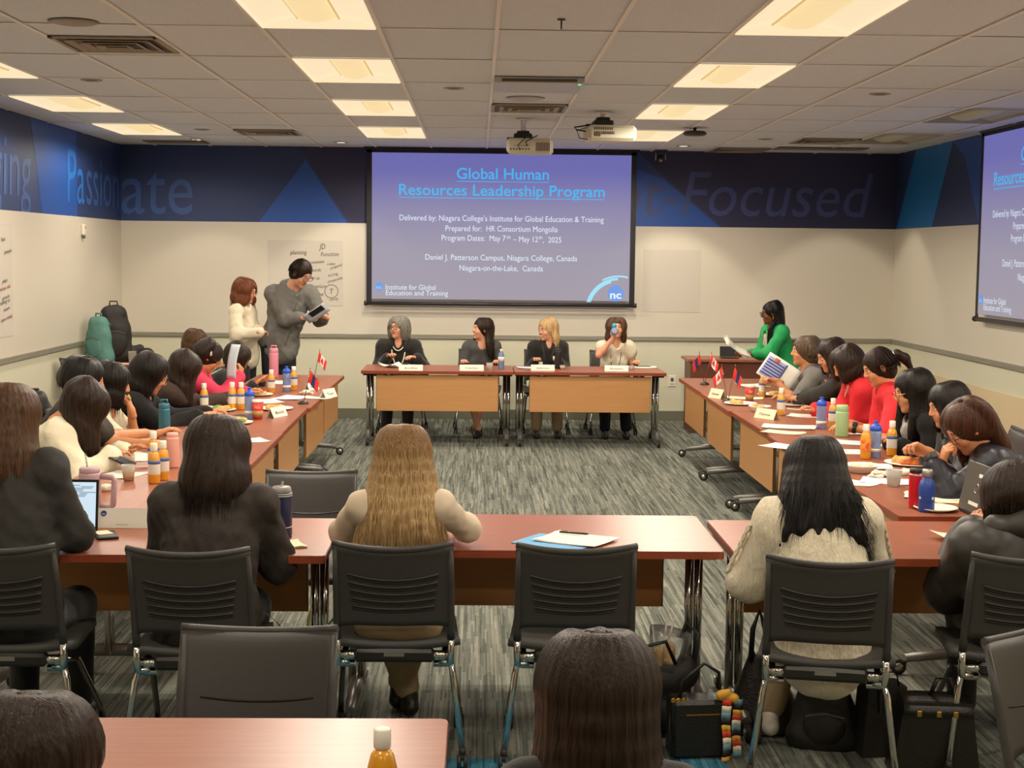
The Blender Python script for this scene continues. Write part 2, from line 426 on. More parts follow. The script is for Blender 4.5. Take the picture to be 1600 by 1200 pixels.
# troffers
PAN = mat('lit_troffer_pan', 'fbe4bc', .6, emit=.93)
LENS = mat('lit_troffer_lens', 'f8dca4', .6, emit=.93)
LENSR = mat('lit_lens_rim', 'dcb878', .6, emit=.8)
PANO = mat('unlit_troffer_pan', 'b8b4a4', .6)
LENSO = mat('unlit_troffer_lens', 'c8c5b4', .5)
def troffer(x, k, lit):
    w, l = .60, 1.2; cx, cy = x+.31, GY0+2.44*k+.61
    lab = None
    rowname = {-1.15: 'left of the projector screen column', 1.33: 'right of the projectors', -3.63: 'beside the left wall', 3.81: 'beside the right wall'}[x]
    order = {3: 'nearest the back wall', 2: 'second from the back wall', 1: 'third from the back wall', 0: 'fourth from the back wall'}.get(k, 'above the front table, out of view row')
    t = thing('ceiling_light', ('lit' if lit else 'switched-off')+' recessed ceiling troffer, row '+rowname+', '+order, 'light', (cx, cy, HC), 0, 'recessed ceiling troffers')
    if k < 0: t['label'] = 'added unseen ceiling light, row '+rowname+', '+{-1: 'fifth', -2: 'sixth', -3: 'seventh'}[k]+' from the back wall'
    mb = MB()
    def fn(u, v):                                # vaulted pan
        xx = (u-.5)*(w-.02); return (xx, (v-.5)*(l-.02), .008+.05*(1-(2*abs(u-.5))**2))
    mb.sheet(fn, 8, 1, 0)
    for v in (-1, 1): mb.box((0, v*(l/2-.006), .02), (w-.01, .006, .06))
    for v in (-1, 1): mb.box((v*(w/2-.006), 0, .02), (.006, l-.01, .06))
    mb.build('pan', PAN if lit else PANO, t)
    mb = MB()
    def fl(u, v):                                # basket lens
        an = (u-.5)*PI; e = 1-(2*abs(v-.5))**6
        return (.105*math.sin(an), (v-.5)*(l*.93), .045-.06*math.cos(an)*e)
    mb.sheet(fl, 12, 14, 0); mb.build('lens', LENS if lit else LENSO, t)
    mb = MB()
    for sx in (-1, 1): mb.box((sx*.108, 0, .04), (.006, l*.94, .01))
    mb.build('lens_rim', LENSR if lit else PANO, t)
    if lit:
        ld = bpy.data.lights.new('lamp', 'SPOT'); ld.energy = LAMP_W*{-3.63: .55, 3.81: 1.35}.get(x, 1.04); ld.color = (1, .89, .74); ld.spot_size = math.radians(172); ld.spot_blend = .35
        ld.shadow_soft_size = .1
        for dy in ((-.3, .3) if k >= 0 else (0,)):
            lo = bpy.data.objects.new('lamp', ld); COL.objects.link(lo); lo.parent = t; lo.location = (0, dy, -.035)
for x, k in LIT: troffer(x, k, True)
for x, k in OFF: troffer(x, k, False)

# wall-washing downlights near the walls
DL = mat('downlight_glow', 'fff2d4', .5, emit=1.6)
DLR = mat('downlight_ring', 'b0a394', .5)
for i, (x, y, px) in enumerate([(-3.0, 15.8, 'left corner'), (-1.48, 15.95, 'left of the hanging screen'), (2.2, 15.85, 'above the camera dome'), (4.05, 15.85, 'right corner'), (-2.7, 10.4, 'above the left table row'), (2.88, 10.6, 'above the right table row'), (-.18, 10.6, 'beside the centre ceiling panel'), (-2.7, 14.5, 'dark, above the left standing pair'), (2.88, 14.8, 'dark, above the green blazer')]):
    lit = i < 4
    t = thing('downlight', 'small round recessed ceiling downlight, '+px, 'light', (x, y, HC), 0, 'small round downlights')
    MB().lathe([(.045, -.001), (.065, -.004), (.075, -.001), (.075, .002)], n=20).build('ring', DLR, t)
    MB().lathe([(.046, -.002), (.001, .0)], n=20).build('lens', DL if lit else PROJD, t)
    if lit:
        ld = bpy.data.lights.new('lamp', 'SPOT'); ld.energy = WASH_W*(.5, .8, 1, 1)[i]; ld.color = (1, .90, .74); ld.spot_size = math.radians(84); ld.spot_blend = .3; ld.shadow_soft_size = .03
        lo = bpy.data.objects.new('lamp', ld); COL.objects.link(lo); lo.parent = t; lo.location = (0, 0, -.01); lo.rotation_euler = (math.radians(4), 0, 0)

# vents and other ceiling gear
VFR = mat('vent_frame', '9c9182', .5); VD = mat('vent_dark', '5e564c', .7)
for i, (x, y, sq) in enumerate(VENTS):
    lab = ['square ceiling air diffuser above the left tables', 'square ceiling air diffuser near the back wall, left side', 'square ceiling air diffuser near the back wall, right side', 'square ceiling air diffuser between the projectors and centre panel', 'flat square ceiling plate near the back wall by the camera dome'][i]
    t = thing('ceiling_vent', lab, 'vent', (x+.31, y+.3, HC), 0, 'square ceiling diffusers')
    mb = MB()
    for s in (-1, 1): mb.box((s*.29, 0, -.006), (.03, .6, .012), bev=.003); mb.box((0, s*.285, -.006), (.6, .03, .012), bev=.003)
    mb.build('frame', VFR, t)
    MB().box((0, 0, .0), (.56, .56, .006)).build('backing', VD, t)
    for q in range(3):
        w = .44-.14*q; mb = MB()
        for s in (-1, 1): mb.box((s*w/2, 0, -.01-.004*q), (.035, w, .006), RY(s*.4)); mb.box((0, s*w/2, -.01-.004*q), (w, .035, .006), RX(-s*.4))
        mb.build('louver', VFR, t)
for nm, x0, x1, y0, lab in (('a', -3.62, -2.95, 15.95, 'long dark slot grille at the ceiling edge, left corner'), ('b', 3.2, 4.2, 15.75, 'long dark slot grille at the ceiling edge, right corner')):
    t = thing('slot_vent', lab, 'vent', ((x0+x1)/2, y0+.2, HC))
    MB().box((0, 0, -.004), (x1-x0, .3, .008), bev=.003).build('frame', VD, t)
    for q in range(4):
        MB().box((0, -.1+.067*q, -.011), (x1-x0-.04, .02, .006)).build('blade', VFR, t)
t = thing('ceiling_panel_unit', 'shallow white ceiling box with green indicator between the light rows', 'device', (.4, 10.15, HC))
MB().box((0, 0, -.02), (.6, .62, .04), bev=.006).build('housing', mat('white_metal', 'b4b4b4', .4), t)
MB().box((0, -.31, -.022), (.5, .006, .02)).build('front_slot', PROJD, t)
MB().lathe([(.01, 0), (.01, -.004), (.001, -.005)], c=(.27, -.25, -.04), n=10).build('indicator', mat('green_led', '40ff90', .5, emit=2), t)
tag(MB().lathe([(.0, -.012), (.12, -.01), (.15, 0)], c=(.35, 11.2, HC), n=24).build('ceiling_speaker', mat('white_metal', 'b4b4b4'), None), 'round flat white ceiling speaker behind the centre panel', 'speaker')
tag(MB().lathe([(.0, -.01), (.11, -.008), (.13, 0)], c=(-2.1, 7.75, HC), n=24).build('ceiling_speaker', VFR, None), 'round grey ceiling speaker above the left tables', 'speaker')
t = thing('ceiling_hook', 'small black hook sticking down from the ceiling', 'hook', (.407, 7.43, HC))
MB().tube([(0, 0, 0), (.0, 0, -.05)], .004, 6).build('stem', PLAST, t); MB().box((0, 0, -.003), (.04, .02, .006)).build('plate', PLAST, t)
t = thing('wireless_router', 'flat dark round device under the ceiling near the projectors', 'device', (1.99, 13.6, HC))
MB().lathe([(.001, -.075), (.09, -.07), (.115, -.05), (.09, -.03), (.001, -.028)], n=20).build('body', mat('bronze_plastic', '4a3c2c', .5), t)
MB().lathe([(.015, 0), (.015, -.03)], n=10).build('stem', PLAST, t)
t = thing('dome_camera', 'black conference camera hanging from the ceiling beside the screen', 'camera', (2.03, 16.45, HC))
MB().box((0, 0, -.012), (.14, .12, .024), bev=.004).build('mount', PLAST, t)
mb = MB()
for s in (-1, 1): mb.tube([(s*.05, 0, -.02), (s*.055, 0, -.12)], .008, 6)
mb.build('yoke', STEEL, t)
MB().lathe([(.001, -.17), (.035, -.16), (.048, -.12), (.04, -.07), (.001, -.05)], n=16).build('head', PLAST, t)
MB().lathe([(.022, 0), (.022, .012), (.001, .014)], c=(0, -.04, -.12), n=12, R=RX(PI/2)).build('lens', CHROMED, t)

# projectors
def projector(x, y, z, rz, label, rear, pole):
    t = thing('projector', label, 'projector', (x, y, z), rz)
    MB().box((0, 0, 0), (.40, .30, .13), bev=.025).build('housing', PROJW, t)
    mb = MB()
    for q in range(9):
        if rear: mb.box((.06+.014*q, -.151, -.01), (.007, .004, .075))
        else: mb.box((-.15+.018*q, -.151, .035), (.010, .004, .022)); 
    if rear:
        for q in range(7): mb.box((-.16+.026*q, -.151, -.03), (.014, .004, .012)); mb.box((-.13+.02*q, -.151, .0), (.01, .004, .006))
    else:
        for q in range(8): mb.box((-.09+.014*q, -.151, .0), (.008, .004, .022))
        for q in range(4): mb.box((-.15+.014*q, -.151, -.01), (.008, .004, .04))
    mb.build('vent_slots', PROJD, t)
    mb = MB().box((-.06, 0, .085), (.16, .16, .05), bev=.01); mb.box((-.06, 0, .12), (.11, .09, .03), bev=.008); mb.box((-.12, 0, .07), (.16, .03, .02))
    mb.build('mount', PLAST, t)
    MB().tube([(-.06, 0, .12), (-.06, 0, HC-z+.001)], .022, 12).build('pole', WHITEC if pole else CUP, t)
    MB().lathe([(.06, HC-z-.012), (.06, HC-z)], c=(-.06, 0, 0), n=16).build('ceiling_plate', WHITEC, t)
    MB().lathe([(.05, 0), (.05, .03), (.04, .035)], c=(.1, .145, 0), n=16, R=RX(-PI/2)).build('lens', PLAST, t)
    mb = MB()
    if rear: mb.tube([(-.02, -.15, .0), (-.03, -.19, .03), (.04, -.18, .07), (.07, -.16, .085)], .005, 6); mb.tube([(-.08, -.15, -.04), (-.1, -.17, 0), (-.04, -.16, .06), (.0, -.08, .09)], .004, 6)
    else: mb.tube([(-.2, 0, .02), (-.28, -.02, .03), (-.3, -.02, .05), (-.2, -.02, .065), (-.1, 0, .09)], .006, 6); mb.tube([(-.19, -.05, -.05), (-.26, -.05, -.04), (-.28, -.04, .02), (-.2, -.03, .05)], .004, 6)
    mb.build('cable', PLAST, t)
projector(.447, 12.9, 2.825, math.radians(-4), 'white ceiling projector with ports, hanging in front of the screen', True, False)
projector(1.08, 12.2, 2.885, math.radians(5), 'white ceiling projector on a white pole, right of the other', False, True)

# ------------------------------------------------------------ projection screens
def slide_mat():
    m = bpy.data.materials.new('projected_slide'); m.use_nodes = True; nt = m.node_tree; N = nt.nodes; L = nt.links; b = N['Principled BSDF']
    b.inputs['Base Color'].default_value = (.05, .05, .06, 1); b.inputs['Roughness'].default_value = .8; b.inputs['Specular IOR Level'].default_value = .1
    tc = N.new('ShaderNodeTexCoord'); sp = N.new('ShaderNodeSeparateXYZ'); L.new(tc.outputs['Object'], sp.inputs[0])
    r = N.new('ShaderNodeValToRGB'); e = r.color_ramp.elements
    # slide background runs from lilac grey at the bottom to violet blue at the top
    mr = N.new('ShaderNodeMapRange'); mr.inputs[1].default_value = -.86; mr.inputs[2].default_value = .86; L.new(sp.outputs[2], mr.inputs[0])
    e[0].position = 0; e[0].color = (*lin('9c94a0'), 1); e[1].position = 1; e[1].color = (*lin('6868ac'), 1)
    x = e.new(.35); x.color = (*lin('9690a2'), 1); x = e.new(.62); x.color = (*lin('8580a6'), 1); x = e.new(.85); x.color = (*lin('6c6aac'), 1)
    L.new(mr.outputs[0], r.inputs[0]); L.new(r.outputs[0], b.inputs['Emission Color']); b.inputs['Emission Strength'].default_value = 1
    return m
SLIDE = slide_mat()
SCY = mat('slide_cyan', '48b4f0', .8, emit=.95); SWH = mat('slide_white', 'd8e4f4', .8, emit=.95); SBL = mat('slide_blue_disc', '6c98e0', .8, emit=.9); SLC = mat('slide_light_cyan', '9ad8f0', .8, emit=.95)
def screen(loc, rz, label):
    t = thing('projection_screen', label, 'screen', loc, rz)
    W, H = 3.03, 1.735
    MB().box((0, 0, 0), (W-.12, .004, H-.1)).build('picture_surface', SLIDE, t)
    mb = MB()
    for s in (-1, 1): mb.box((s*(W/2-.03), 0, 0), (.06, .01, H))
    mb.box((0, 0, H/2-.025), (W, .01, .05)); mb.build('black_border', SCRB, t)
    MB().tube([(-W/2-.015, 0, -H/2), (W/2+.015, 0, -H/2)], .022, 12).build('bottom_bar', mat('bottom_bar_black', '2c2a2c', .35), t)
    MB().box((0, .02, H/2+.012), (W+.06, .09, .06), bev=.01).build('case', SCRB, t)
    for s in (-1, 1): MB().lathe([(.026, -.02), (.026, .02)], c=(s*(W/2+.005), 0, -H/2), n=12, R=RY(PI/2)).build('end_cap', PLAST, t)
    P = lambda u, v: frame(((u-783.5)/140.2, -.0035, (355-v)/140.2+.005), (1, 0, 0), (0, 0, 1))
    for tx, u, v, w, h, mt, bd in (('Global Human', 785, 272, 145, 17.5, SCY, .009), ('Resources Leadership Program', 784, 298, 324, 17.5, SCY, .009),
            ("Delivered by: Niagara College's Institute for Global Education & Training", 784, 342, 322, 9.2, SWH, 0),
            ('Prepared for:  HR Consortium Mongolia', 784, 358, 177, 9.2, SWH, 0), ('Program Dates:  May 7', 740, 373, 101, 9.2, SWH, 0), ('– May 12', 822, 374, 39, 9.2, SWH, 0), (',  2025', 864, 374.5, 29, 9.2, SWH, 0),
            ('Daniel J. Patterson Campus, Niagara College, Canada', 784, 403.5, 240, 9.2, SWH, 0), ('Niagara-on-the-Lake,  Canada', 784, 420, 132, 9.2, SWH, 0),
            ('Institute for Global', 641, 451.5, 79, 8.2, SWH, 0), ('Education and Training', 651, 460.5, 98, 8.2, SWH, 0)):
        text_mesh(tx, w/140.2, mt, 'lettering', t, P(u, v), height=h/140.2, bold=bd)
    for u in (795, 845.5): text_mesh('th', 6/140.2, SWH, 'lettering', t, P(u, 371), height=5.5/140.2)
    for u, v, w in ((785, 284, 145), (784, 310, 324)): MB().box(((u-783.5)/140.2, -.004, (355-v)/140.2), (w/140.2, .002, .008)).build('underline', SCY, t)
    def disc(u, v, r, mt, nm, y): MB().lathe([(r/140.2, 0), (r/140.2, .0012)], c=((u-783.5)/140.2, y, (355-v)/140.2), n=28, R=RX(PI/2)).build(nm, mt, t)
    disc(966, 457.5, 13, SBL, 'logo_disc', -.003); text_mesh('nc', 18/140.2, SWH, 'lettering', t, frame(((966-783.5)/140.2, -.006, (355-457.5)/140.2-.015), (1, 0, 0), (0, 0, 1)), height=12/140.2, bold=.03)
    disc(591, 450, 6.5, SBL, 'logo_disc', -.003); text_mesh('nc', 9/140.2, SLC, 'lettering', t, frame(((591-783.5)/140.2, -.006, (355-450)/140.2-.008), (1, 0, 0), (0, 0, 1)), height=6/140.2)
    for r0, r1, a0, a1 in ((56, 52, 92, 165), (52.5, 49, 105, 172), (60, 57, 70, 118)):
        vs = []; n = 24; cu, cv = 971, 486
        for q in range(n+1):
            a = math.radians(a0+(a1-a0)*q/n)
            for rr in (r0*.95, r1*.95):
                u, v = cu+rr*math.cos(a), cv-rr*math.sin(a)*1.0
                u = min(u, 985); v = min(v, 471.5)
                vs.append(((u-783.5)/140.2, -.0035, (355-v)/140.2))
        MB().add(vs, [(2*q, 2*q+1, 2*q+3, 2*q+2) for q in range(n)]).build('logo_arc', SLC, t)
    return t
screen((.262, YB-.14, 2.187), 0, 'large projection screen on the back wall showing the title slide')
screen((XR-.1, 12.09, 2.20), -PI/2, 'second projection screen on the right wall showing the same slide')

# flip-chart sheets stuck to the walls
def sheet_obj(x0, x1, z0, z1, side, label, lines):
    w, h = abs(x1-x0), z1-z0
    loc = ((x0+x1)/2, YB-.0065, (z0+z1)/2) if side == 'b' else (XL+.0065, (x0+x1)/2, (z0+z1)/2)
    t = thing('flip_chart_sheet', label, 'poster', loc, 0 if side == 'b' else PI/2)
    def fn(u, v): return ((u-.5)*w, -.0012*math.sin(v*3)*(.3+u*.7)-.002*(1-v)**3*u, (v-.5)*h)
    MB().sheet(fn, 6, 8, .001, smooth=False).build('sheet', mat('chart_paper', 'cdc5b8', .7), t)
    for tx, dx, dz, ww, hh, rot, mt in lines:
        T = frame((dx, -.0025, dz), (math.cos(rot), 0, math.sin(rot)), (-math.sin(rot), 0, math.cos(rot)))
        text_mesh(tx, ww, mt, 'handwriting', t, T, height=hh, shear=.2)
    return t
PK = mat('marker_ink', '5c5850', .8)
hx = (-2.381-1.528)/2; hz = (2.016+1.279)/2
L1 = []
for tx, u, v, ww, hh, rot in (('JD', 503, 385, 10, 9, 0), ('Function', 515, 397, 28, 6.5, .02), ('planning', 466, 394, 26, 7, .02), ('consistent', 495, 409, 23, 5, .08), ('roles', 517, 412, 13, 4.5, .1), ('proposal', 525, 416, 20, 4.5, .35), ('rewards', 491, 422, 20, 5, .05), ('hiring', 520, 429, 16, 4.5, .25), ('comparable', 523, 437, 24, 4.5, .28), ('set up', 492, 434, 14, 5, 0), ('motivation', 492, 447, 34, 6, 0), ('T', 518, 455, 6, 8, .1), ('care', 497, 460, 16, 6, .1), ('comp', 521, 467, 14, 5, .15), ('s', 497, 471, 4, 5, 0)):
    p = PY(u, v, YB-.03); L1.append((tx, p.x-hx, p.z-hz, ww*16.7/2286, hh*16.7/2286, rot, PK))
t = sheet_obj(-2.381, -1.528, 1.279, 2.016, 'b', 'white flip-chart sheet with black handwriting behind the man in grey', L1)
p = PY(518, 455, YB); MB().tube([(p.x-hx+.075*math.cos(a), -.003, p.z-hz+.075*math.sin(a)) for a in [PI*2*q/20 for q in range(21)]], .003, 4).build('handwriting', PK, t)
sheet_obj(1.883, 2.543, 1.246, 1.954, 'b', 'blank flip-chart sheet on the back wall beside the screen', [])
L2 = [(tx, dy, dz, ww, .035, .1, mt) for tx, dy, dz, ww, mt in (('Role', .1, .35, .1, PK), ('people', .22, .25, .2, PK), ('plan', .12, .0, .14, PK), ('values ask', .12, -.06, .3, INKR), ('goals', .14, -.14, .2, PK), ('training to', .1, -.18, .3, PK), ('team', .16, -.24, .16, PK), ('open minds', .15, -.32, .3, INKR))]
sheet_obj(12.12, 12.78, 1.14, 2.1, 'l', 'flip-chart sheet with small handwriting on the left wall', L2)
# thermostat, outlets
t = thing('wall_sensor', 'small white sensor box high on the left wall', 'device', (XL+.02, 15.05, 2.09))
MB().box((0, 0, 0), (.03, .07, .11), bev=.006).build('body', WHITEC, t); MB().box((.005, 0, -.075), (.02, .05, .03), bev=.004).build('sensor_foot', GREYN, t); MB().box((.016, .01, .02), (.003, .02, .02)).build('window', PROJD, t)
for x, z, lab in ((2.243, .456, 'white wall outlet plate on the back wall beside the head table'),):
    t = thing('wall_outlet', lab, 'outlet', (x, YB-.006, z))
    MB().box((0, 0, 0), (.085, .01, .125), bev=.003).build('plate', WHITEC, t)
    MB().box((0, -.006, .015), (.034, .006, .04), bev=.002).build('socket', PROJD, t)
    MB().box((0, -.006, -.035), (.05, .004, .006)).build('slot', GREYN, t)

# ============================================================ tables
TH = .742
def make_table(name, label, cx, cy, rz, w, d=.79, panel='front', group=None, mt=WOOD, maple=MAPLE, pw=None):
    """long axis x; the modesty panel hangs under the -y ('front') edge"""
    t = thing(name, label, 'table', (cx, cy, 0), rz, group)
    h = .03; mb = MB(); r = .02; n = 4
    poly = []
    for sx, sy, a0 in ((1, 1, 0), (-1, 1, 90), (-1, -1, 180), (1, -1, 270)):
        for q in range(n+1):
            a = math.radians(a0+90*q/n); poly.append((sx*(w/2-r)+r*math.cos(a), sy*(d/2-r)+r*math.sin(a)))
    N_ = len(poly); vs = [(x, y, TH) for x, y in poly]+[(x, y, TH-.001) for x, y in poly]
    mb.prism(poly, .004, T=Matrix.Translation((0, 0, TH-.004))); mb.build('tabletop', mt, t)
    p2 = [(x*1.0+math.copysign(.002, x), y+math.copysign(.002, y)) for x, y in poly]
    MB().prism(p2, h-.005, T=Matrix.Translation((0, 0, TH-h))).build('edge_band', EDGE, t)
    pw = pw or w-.30
    pn = MB().box((0, -d/2+.055, .522), (pw, .018, .355), bev=.002).build('modesty_panel', maple, t)
    for s in (-1, 1): MB().box((s*(pw/2+.002), -d/2+.055, .522), (.004, .02, .356)).build('panel_edge', MAPLE_EDGE, pn)
    for s in (-.4, .4):
        bk_ = MB().box((s*pw, -d/2+.05, .706), (.11, .05, .02), bev=.006).build('panel_bracket', PLAST, t)
        MB().lathe([(.014, 0), (.012, .004), (.001, .005)], c=(s*pw, -d/2+.024, .707), n=10, R=RX(PI/2)).build('bracket_button', STEEL, bk_)
    for s in (-1, 1):
        x = s*(w/2-.06)
        mb = MB()
        for q in (-1, 1): mb.tube([(x+q*.019, 0, .09), (x+q*.019, 0, .69)], .0185, 12)
        leg = mb.build('leg', CHROME, t)
        MB().box((x, 0, .698), (.10, d-.2, .02), bev=.004).build('mounting_plate', PLAST, t)
        mb = MB(); f = .33
        mb.tube([(x, -f, .075), (x, -.08, .105), (x, .08, .105), (x, f, .075)], [.02, .03, .03, .02], 8)
        mb.build('foot', FOOTM, t)
        for q in (-1, 1): 
            mb = MB(); mb.lathe([(.001, -.012), (.026, -.014), (.036, -.010), (.036, .010), (.026, .014), (.001, .012)], c=(x+.0, q*(f+.03), .037), n=16, R=RY(PI/2))
            mb.lathe([(.001, -.02), (.02, -.018), (.02, .018), (.001, .02)], c=(x, q*(f+.03), .037), n=12, mi=1, R=RY(PI/2))
            mb.box((x, q*(f+.015), .058), (.03, .045, .016), bev=.005, mi=2)
            mb.build('caster', [RUBBER, STEEL, PLAST], t)
    return t
HTL = make_table('conference_table', 'mahogany-top table in front of the screen, left half of the head table', -.385, 14.65, 0, 1.49)
HTR = make_table('conference_table', 'mahogany-top table in front of the screen, right half of the head table', 1.115, 14.65, 0, 1.49)
gL, gR = 'tables of the left row', 'tables of the right row'
for i, lab in enumerate(('nearest the camera', 'second from the camera', 'middle one', 'second from the back wall', 'farthest, nearest the back wall')):
    y = 6.42+1.454*(i+.5)
    make_table('conference_table', 'mahogany table with maple panel in the left row, '+lab, -1.632+(.012 if i % 2 else -.008), y, PI/2+random.uniform(-.012, .012), 1.448, group=gL, mt=WOODY if False else WOOD, pw=1.17)
    o = make_table('conference_table', 'mahogany table with maple panel in the right row, '+lab, 2.288+(-.01 if i % 2 else .008), y+.02, -PI/2+random.uniform(-.01, .01), 1.448, group=gR, pw=1.17)
# left row is turned so its panel (-y side) faces the middle of the room
make_table('conference_table', 'near mahogany table under the laptop and white name card', -1.322, 5.905, PI, 1.495, maple=BROWNP)
make_table('conference_table', 'near mahogany table holding the paper and pen, in front of the blonde woman', .213, 6.03, PI-.005, 1.53, maple=BROWNP)
make_table('conference_table', 'near mahogany table with the blue bottle, in front of the cream sweater', 1.765, 5.92, PI, 1.50, maple=BROWNP, d=.80)
make_table('conference_table', 'near mahogany table at the right edge beside the puffer jacket', 3.29, 5.95, PI, 1.50, maple=BROWNP)
make_table('conference_table', 'front mahogany table with one juice bottle, closest to the camera', -.81, 3.165, 0, 1.49, maple=BROWNP)
make_table('side_table', 'mahogany corner table piled with backpacks', -3.45, 15.05, 0, .95, .7, pw=.7)
t = thing('lectern_desk', 'low mahogany desk by the back wall behind the green blazer', 'desk', (2.92, 15.75, 0))
MB().box((0, 0, .78), (1.35, .55, .03), bev=.004).build('desktop', WOOD, t)
MB().box((0, -.22, .60), (1.28, .02, .33)).build('front_panel', mat('dark_mahogany_panel', '6e3a26', .45), t)
for s in (-1, 1): MB().box((s*.62, 0, .38), (.03, .5, .765)).build('side_panel', mat('dark_mahogany_panel', '6e3a26'), t)

# ============================================================ chairs
def chair_mesh_parts(t):
    # origin on the floor under the seat centre, sitter faces +y, backrest towards -y
    def yb(x, z):                                          # curved backrest surface
        q = (z-.49)/.37
        return -.205-.075*q-.035*(1-(x/.22)**2)-.02*q*q
    def back(u, v):
        x = (u-.5)*.432; z0 = .54-.015*abs(2*u-1)**6; z1 = .852-.018*(1-(2*u-1)**2)
        z = z0+(z1-z0)*v; wv = 1-.05*(1-v)
        y = yb(x, z)
        if v > .97: y -= .006
        return (x*wv, y, z)
    mb = MB(); mb.sheet(back, 16, 12, -.014); mb.build('backrest', SHELL, t)
    def lip(u): x = (u-.5)*.436; return (x, yb(x, .85)-.012, .853-.018*(1-(2*u-1)**2))
    MB().tube([lip(q/14) for q in range(15)], .009, 6, flat=1.4).build('top_lip', SHELL, t)
    for k in range(5):                                     # the five slots of the backrest, moulded rims
        z = .728-.028*k; mb = MB(); pts = []
        for q in range(13):
            u = -1+2*q/12; x = u*(.165-.004*k); zz = z+(.022-.003*k)*(u*u)-.012
            pts.append((x, yb(x, zz)-.016, zz))
        mb.tube(pts, .0045, 6); pts2 = [(a, b_+.0, c-.011) for a, b_, c in pts]; mb.tube(pts2, .003, 4, mi=1)
        (k in (2, 3)) and mb.tube([(a, b_+.0175, c-.006-.02*(k == 3)) for a, b_, c in pts], .0035, 5, mi=1); mb.build('back_slot', [SHELL, PLAST], t)
    def seat(u, v):
        x = (u-.5)*.46*(1-.10*(v-.5)); y = -.20+.42*v; z = .452+.010*(2*u-1)**2-.02*max(0, v-.8)*5*max(0, v-.8)+.020*max(0, (.2-v)*5)**2*(.3+.7*abs(2*u-1)**2)
        return (x, y, z)
    mb = MB(); mb.sheet(seat, 10, 10, .028); mb.build('seat', SEATF, t)
    MB().box((0, -.19, .41), (.30, .05, .05), bev=.012).build('seat_carrier', PLAST, t)
    MB().box((0, -.217, .418), (.075, .003, .016)).build('maker_plate', STEEL, t)
    for s in (-1, 1):
        x = s*.208
        MB().tube([(x, yb(x, .85)-.004, .835), (x, yb(x, .7)-.006, .7), (x*1.005, yb(x, .52), .52), (x*1.01, -.205, .475)], [.010, .013, .015, .015], 10).build('back_post', SHELL, t)
        mb = MB(); mb.tube([(x*1.01, -.205, .49), (x*1.01, -.205, .42), (x*1.0, -.20, .385), (x*.93, -.18, .375), (x*.70, -.18, .375)], .0135, 10); mb.build('post_elbow', CHROME, t)
        mb = MB(); mb.tube([(x*.62, -.19, .41), (x*.96, -.19, .41)], .017, 12); mb.tube([(x*.60, -.19, .41), (x*.63, -.19, .41)], .02, 12); mb.build('hinge', CHROME, t)
        mb = MB(); mb.tube([(x*.80, -.185, .385), (x*1.0, -.19, .38), (x*1.05, -.2, .34), (x*1.22, -.25, .075)], .0125, 10); mb.build('leg', CHROME, t)
        mb = MB(); mb.tube([(x*.9, -.1, .385), (x*.98, .0, .36), (x*1.12, .20, .12), (x*1.13, .215, .07)], .0115, 8); mb.build('leg', CHROMED, t)
        MB().tube([(x*.9, -.17, .41), (x*.9, .12, .425)], .012, 8).build('seat_rail', PLAST, t)
        for (cx, cy) in ((x*1.23, -.26), (x*1.14, .225)):
            mb = MB()
            for q in (-.012, .012): mb.lathe([(.001, -.008), (.022, -.008), (.029, -.005), (.029, .005), (.022, .008), (.001, .008)], c=(cx+q, cy-.012, .03), n=14, R=RY(PI/2))
            mb.lathe([(.014, 0), (.012, .03)], c=(cx, cy, .05), n=8)
            mb.box((cx, cy-.01, .048), (.012, .045, .02), bev=.005)
            mb.build('caster', RUBBER, t)
    # arm-free: short front stretcher
    MB().tube([(-.17, .06, .415), (.17, .06, .415)], .009, 6).build('stretcher', PLAST, t)
_chair0 = []
def chair(x, y, rz, label, group=None, z=0):
    if not _chair0:
        t = thing('stacking_chair', label, 'chair', (x, y, z), rz, group); chair_mesh_parts(t); _chair0.append(t)
    else:
        t = copy_tree(_chair0[0]); t.location = (x, y, z); t.rotation_euler.z = rz; tag(t, label, 'chair')
    if group: t['group'] = group
    elif 'group' in t: del t['group']
    return t
gn = 'dark chairs of the near row'
# (x, y, yaw) : backrest rear face sits about .28 behind the origin
chair(-1.70, 5.44, 0, 'dark slotted chair holding the woman at the left edge in the black jacket', gn)
chair(-1.005, 5.40, -.01, 'dark slotted chair under the woman in the brown-black blazer', gn)
chair(-.297, 5.52, 0, 'dark slotted chair under the blonde woman, beige seat showing', gn)
chair(.372, 5.50, -.02, 'empty dark slotted chair in front of the paper and pen', gn)
chair(1.295, 5.29, -.20, 'dark slotted chair under the woman in the cream sweater', gn)
chair(2.005, 5.36, -.10, 'dark slotted chair under the woman in the puffer jacket', gn)
chair(-.605, 3.70, PI-.02, 'empty dark chair with two back slots, tucked behind the front table')
chair(1.75, 3.77, -2.53, 'dark chair back cut by the right edge, turned toward the camera')
chair(-.77, 6.62, PI+.04, 'dark chair standing inside the table square behind the blonde woman')

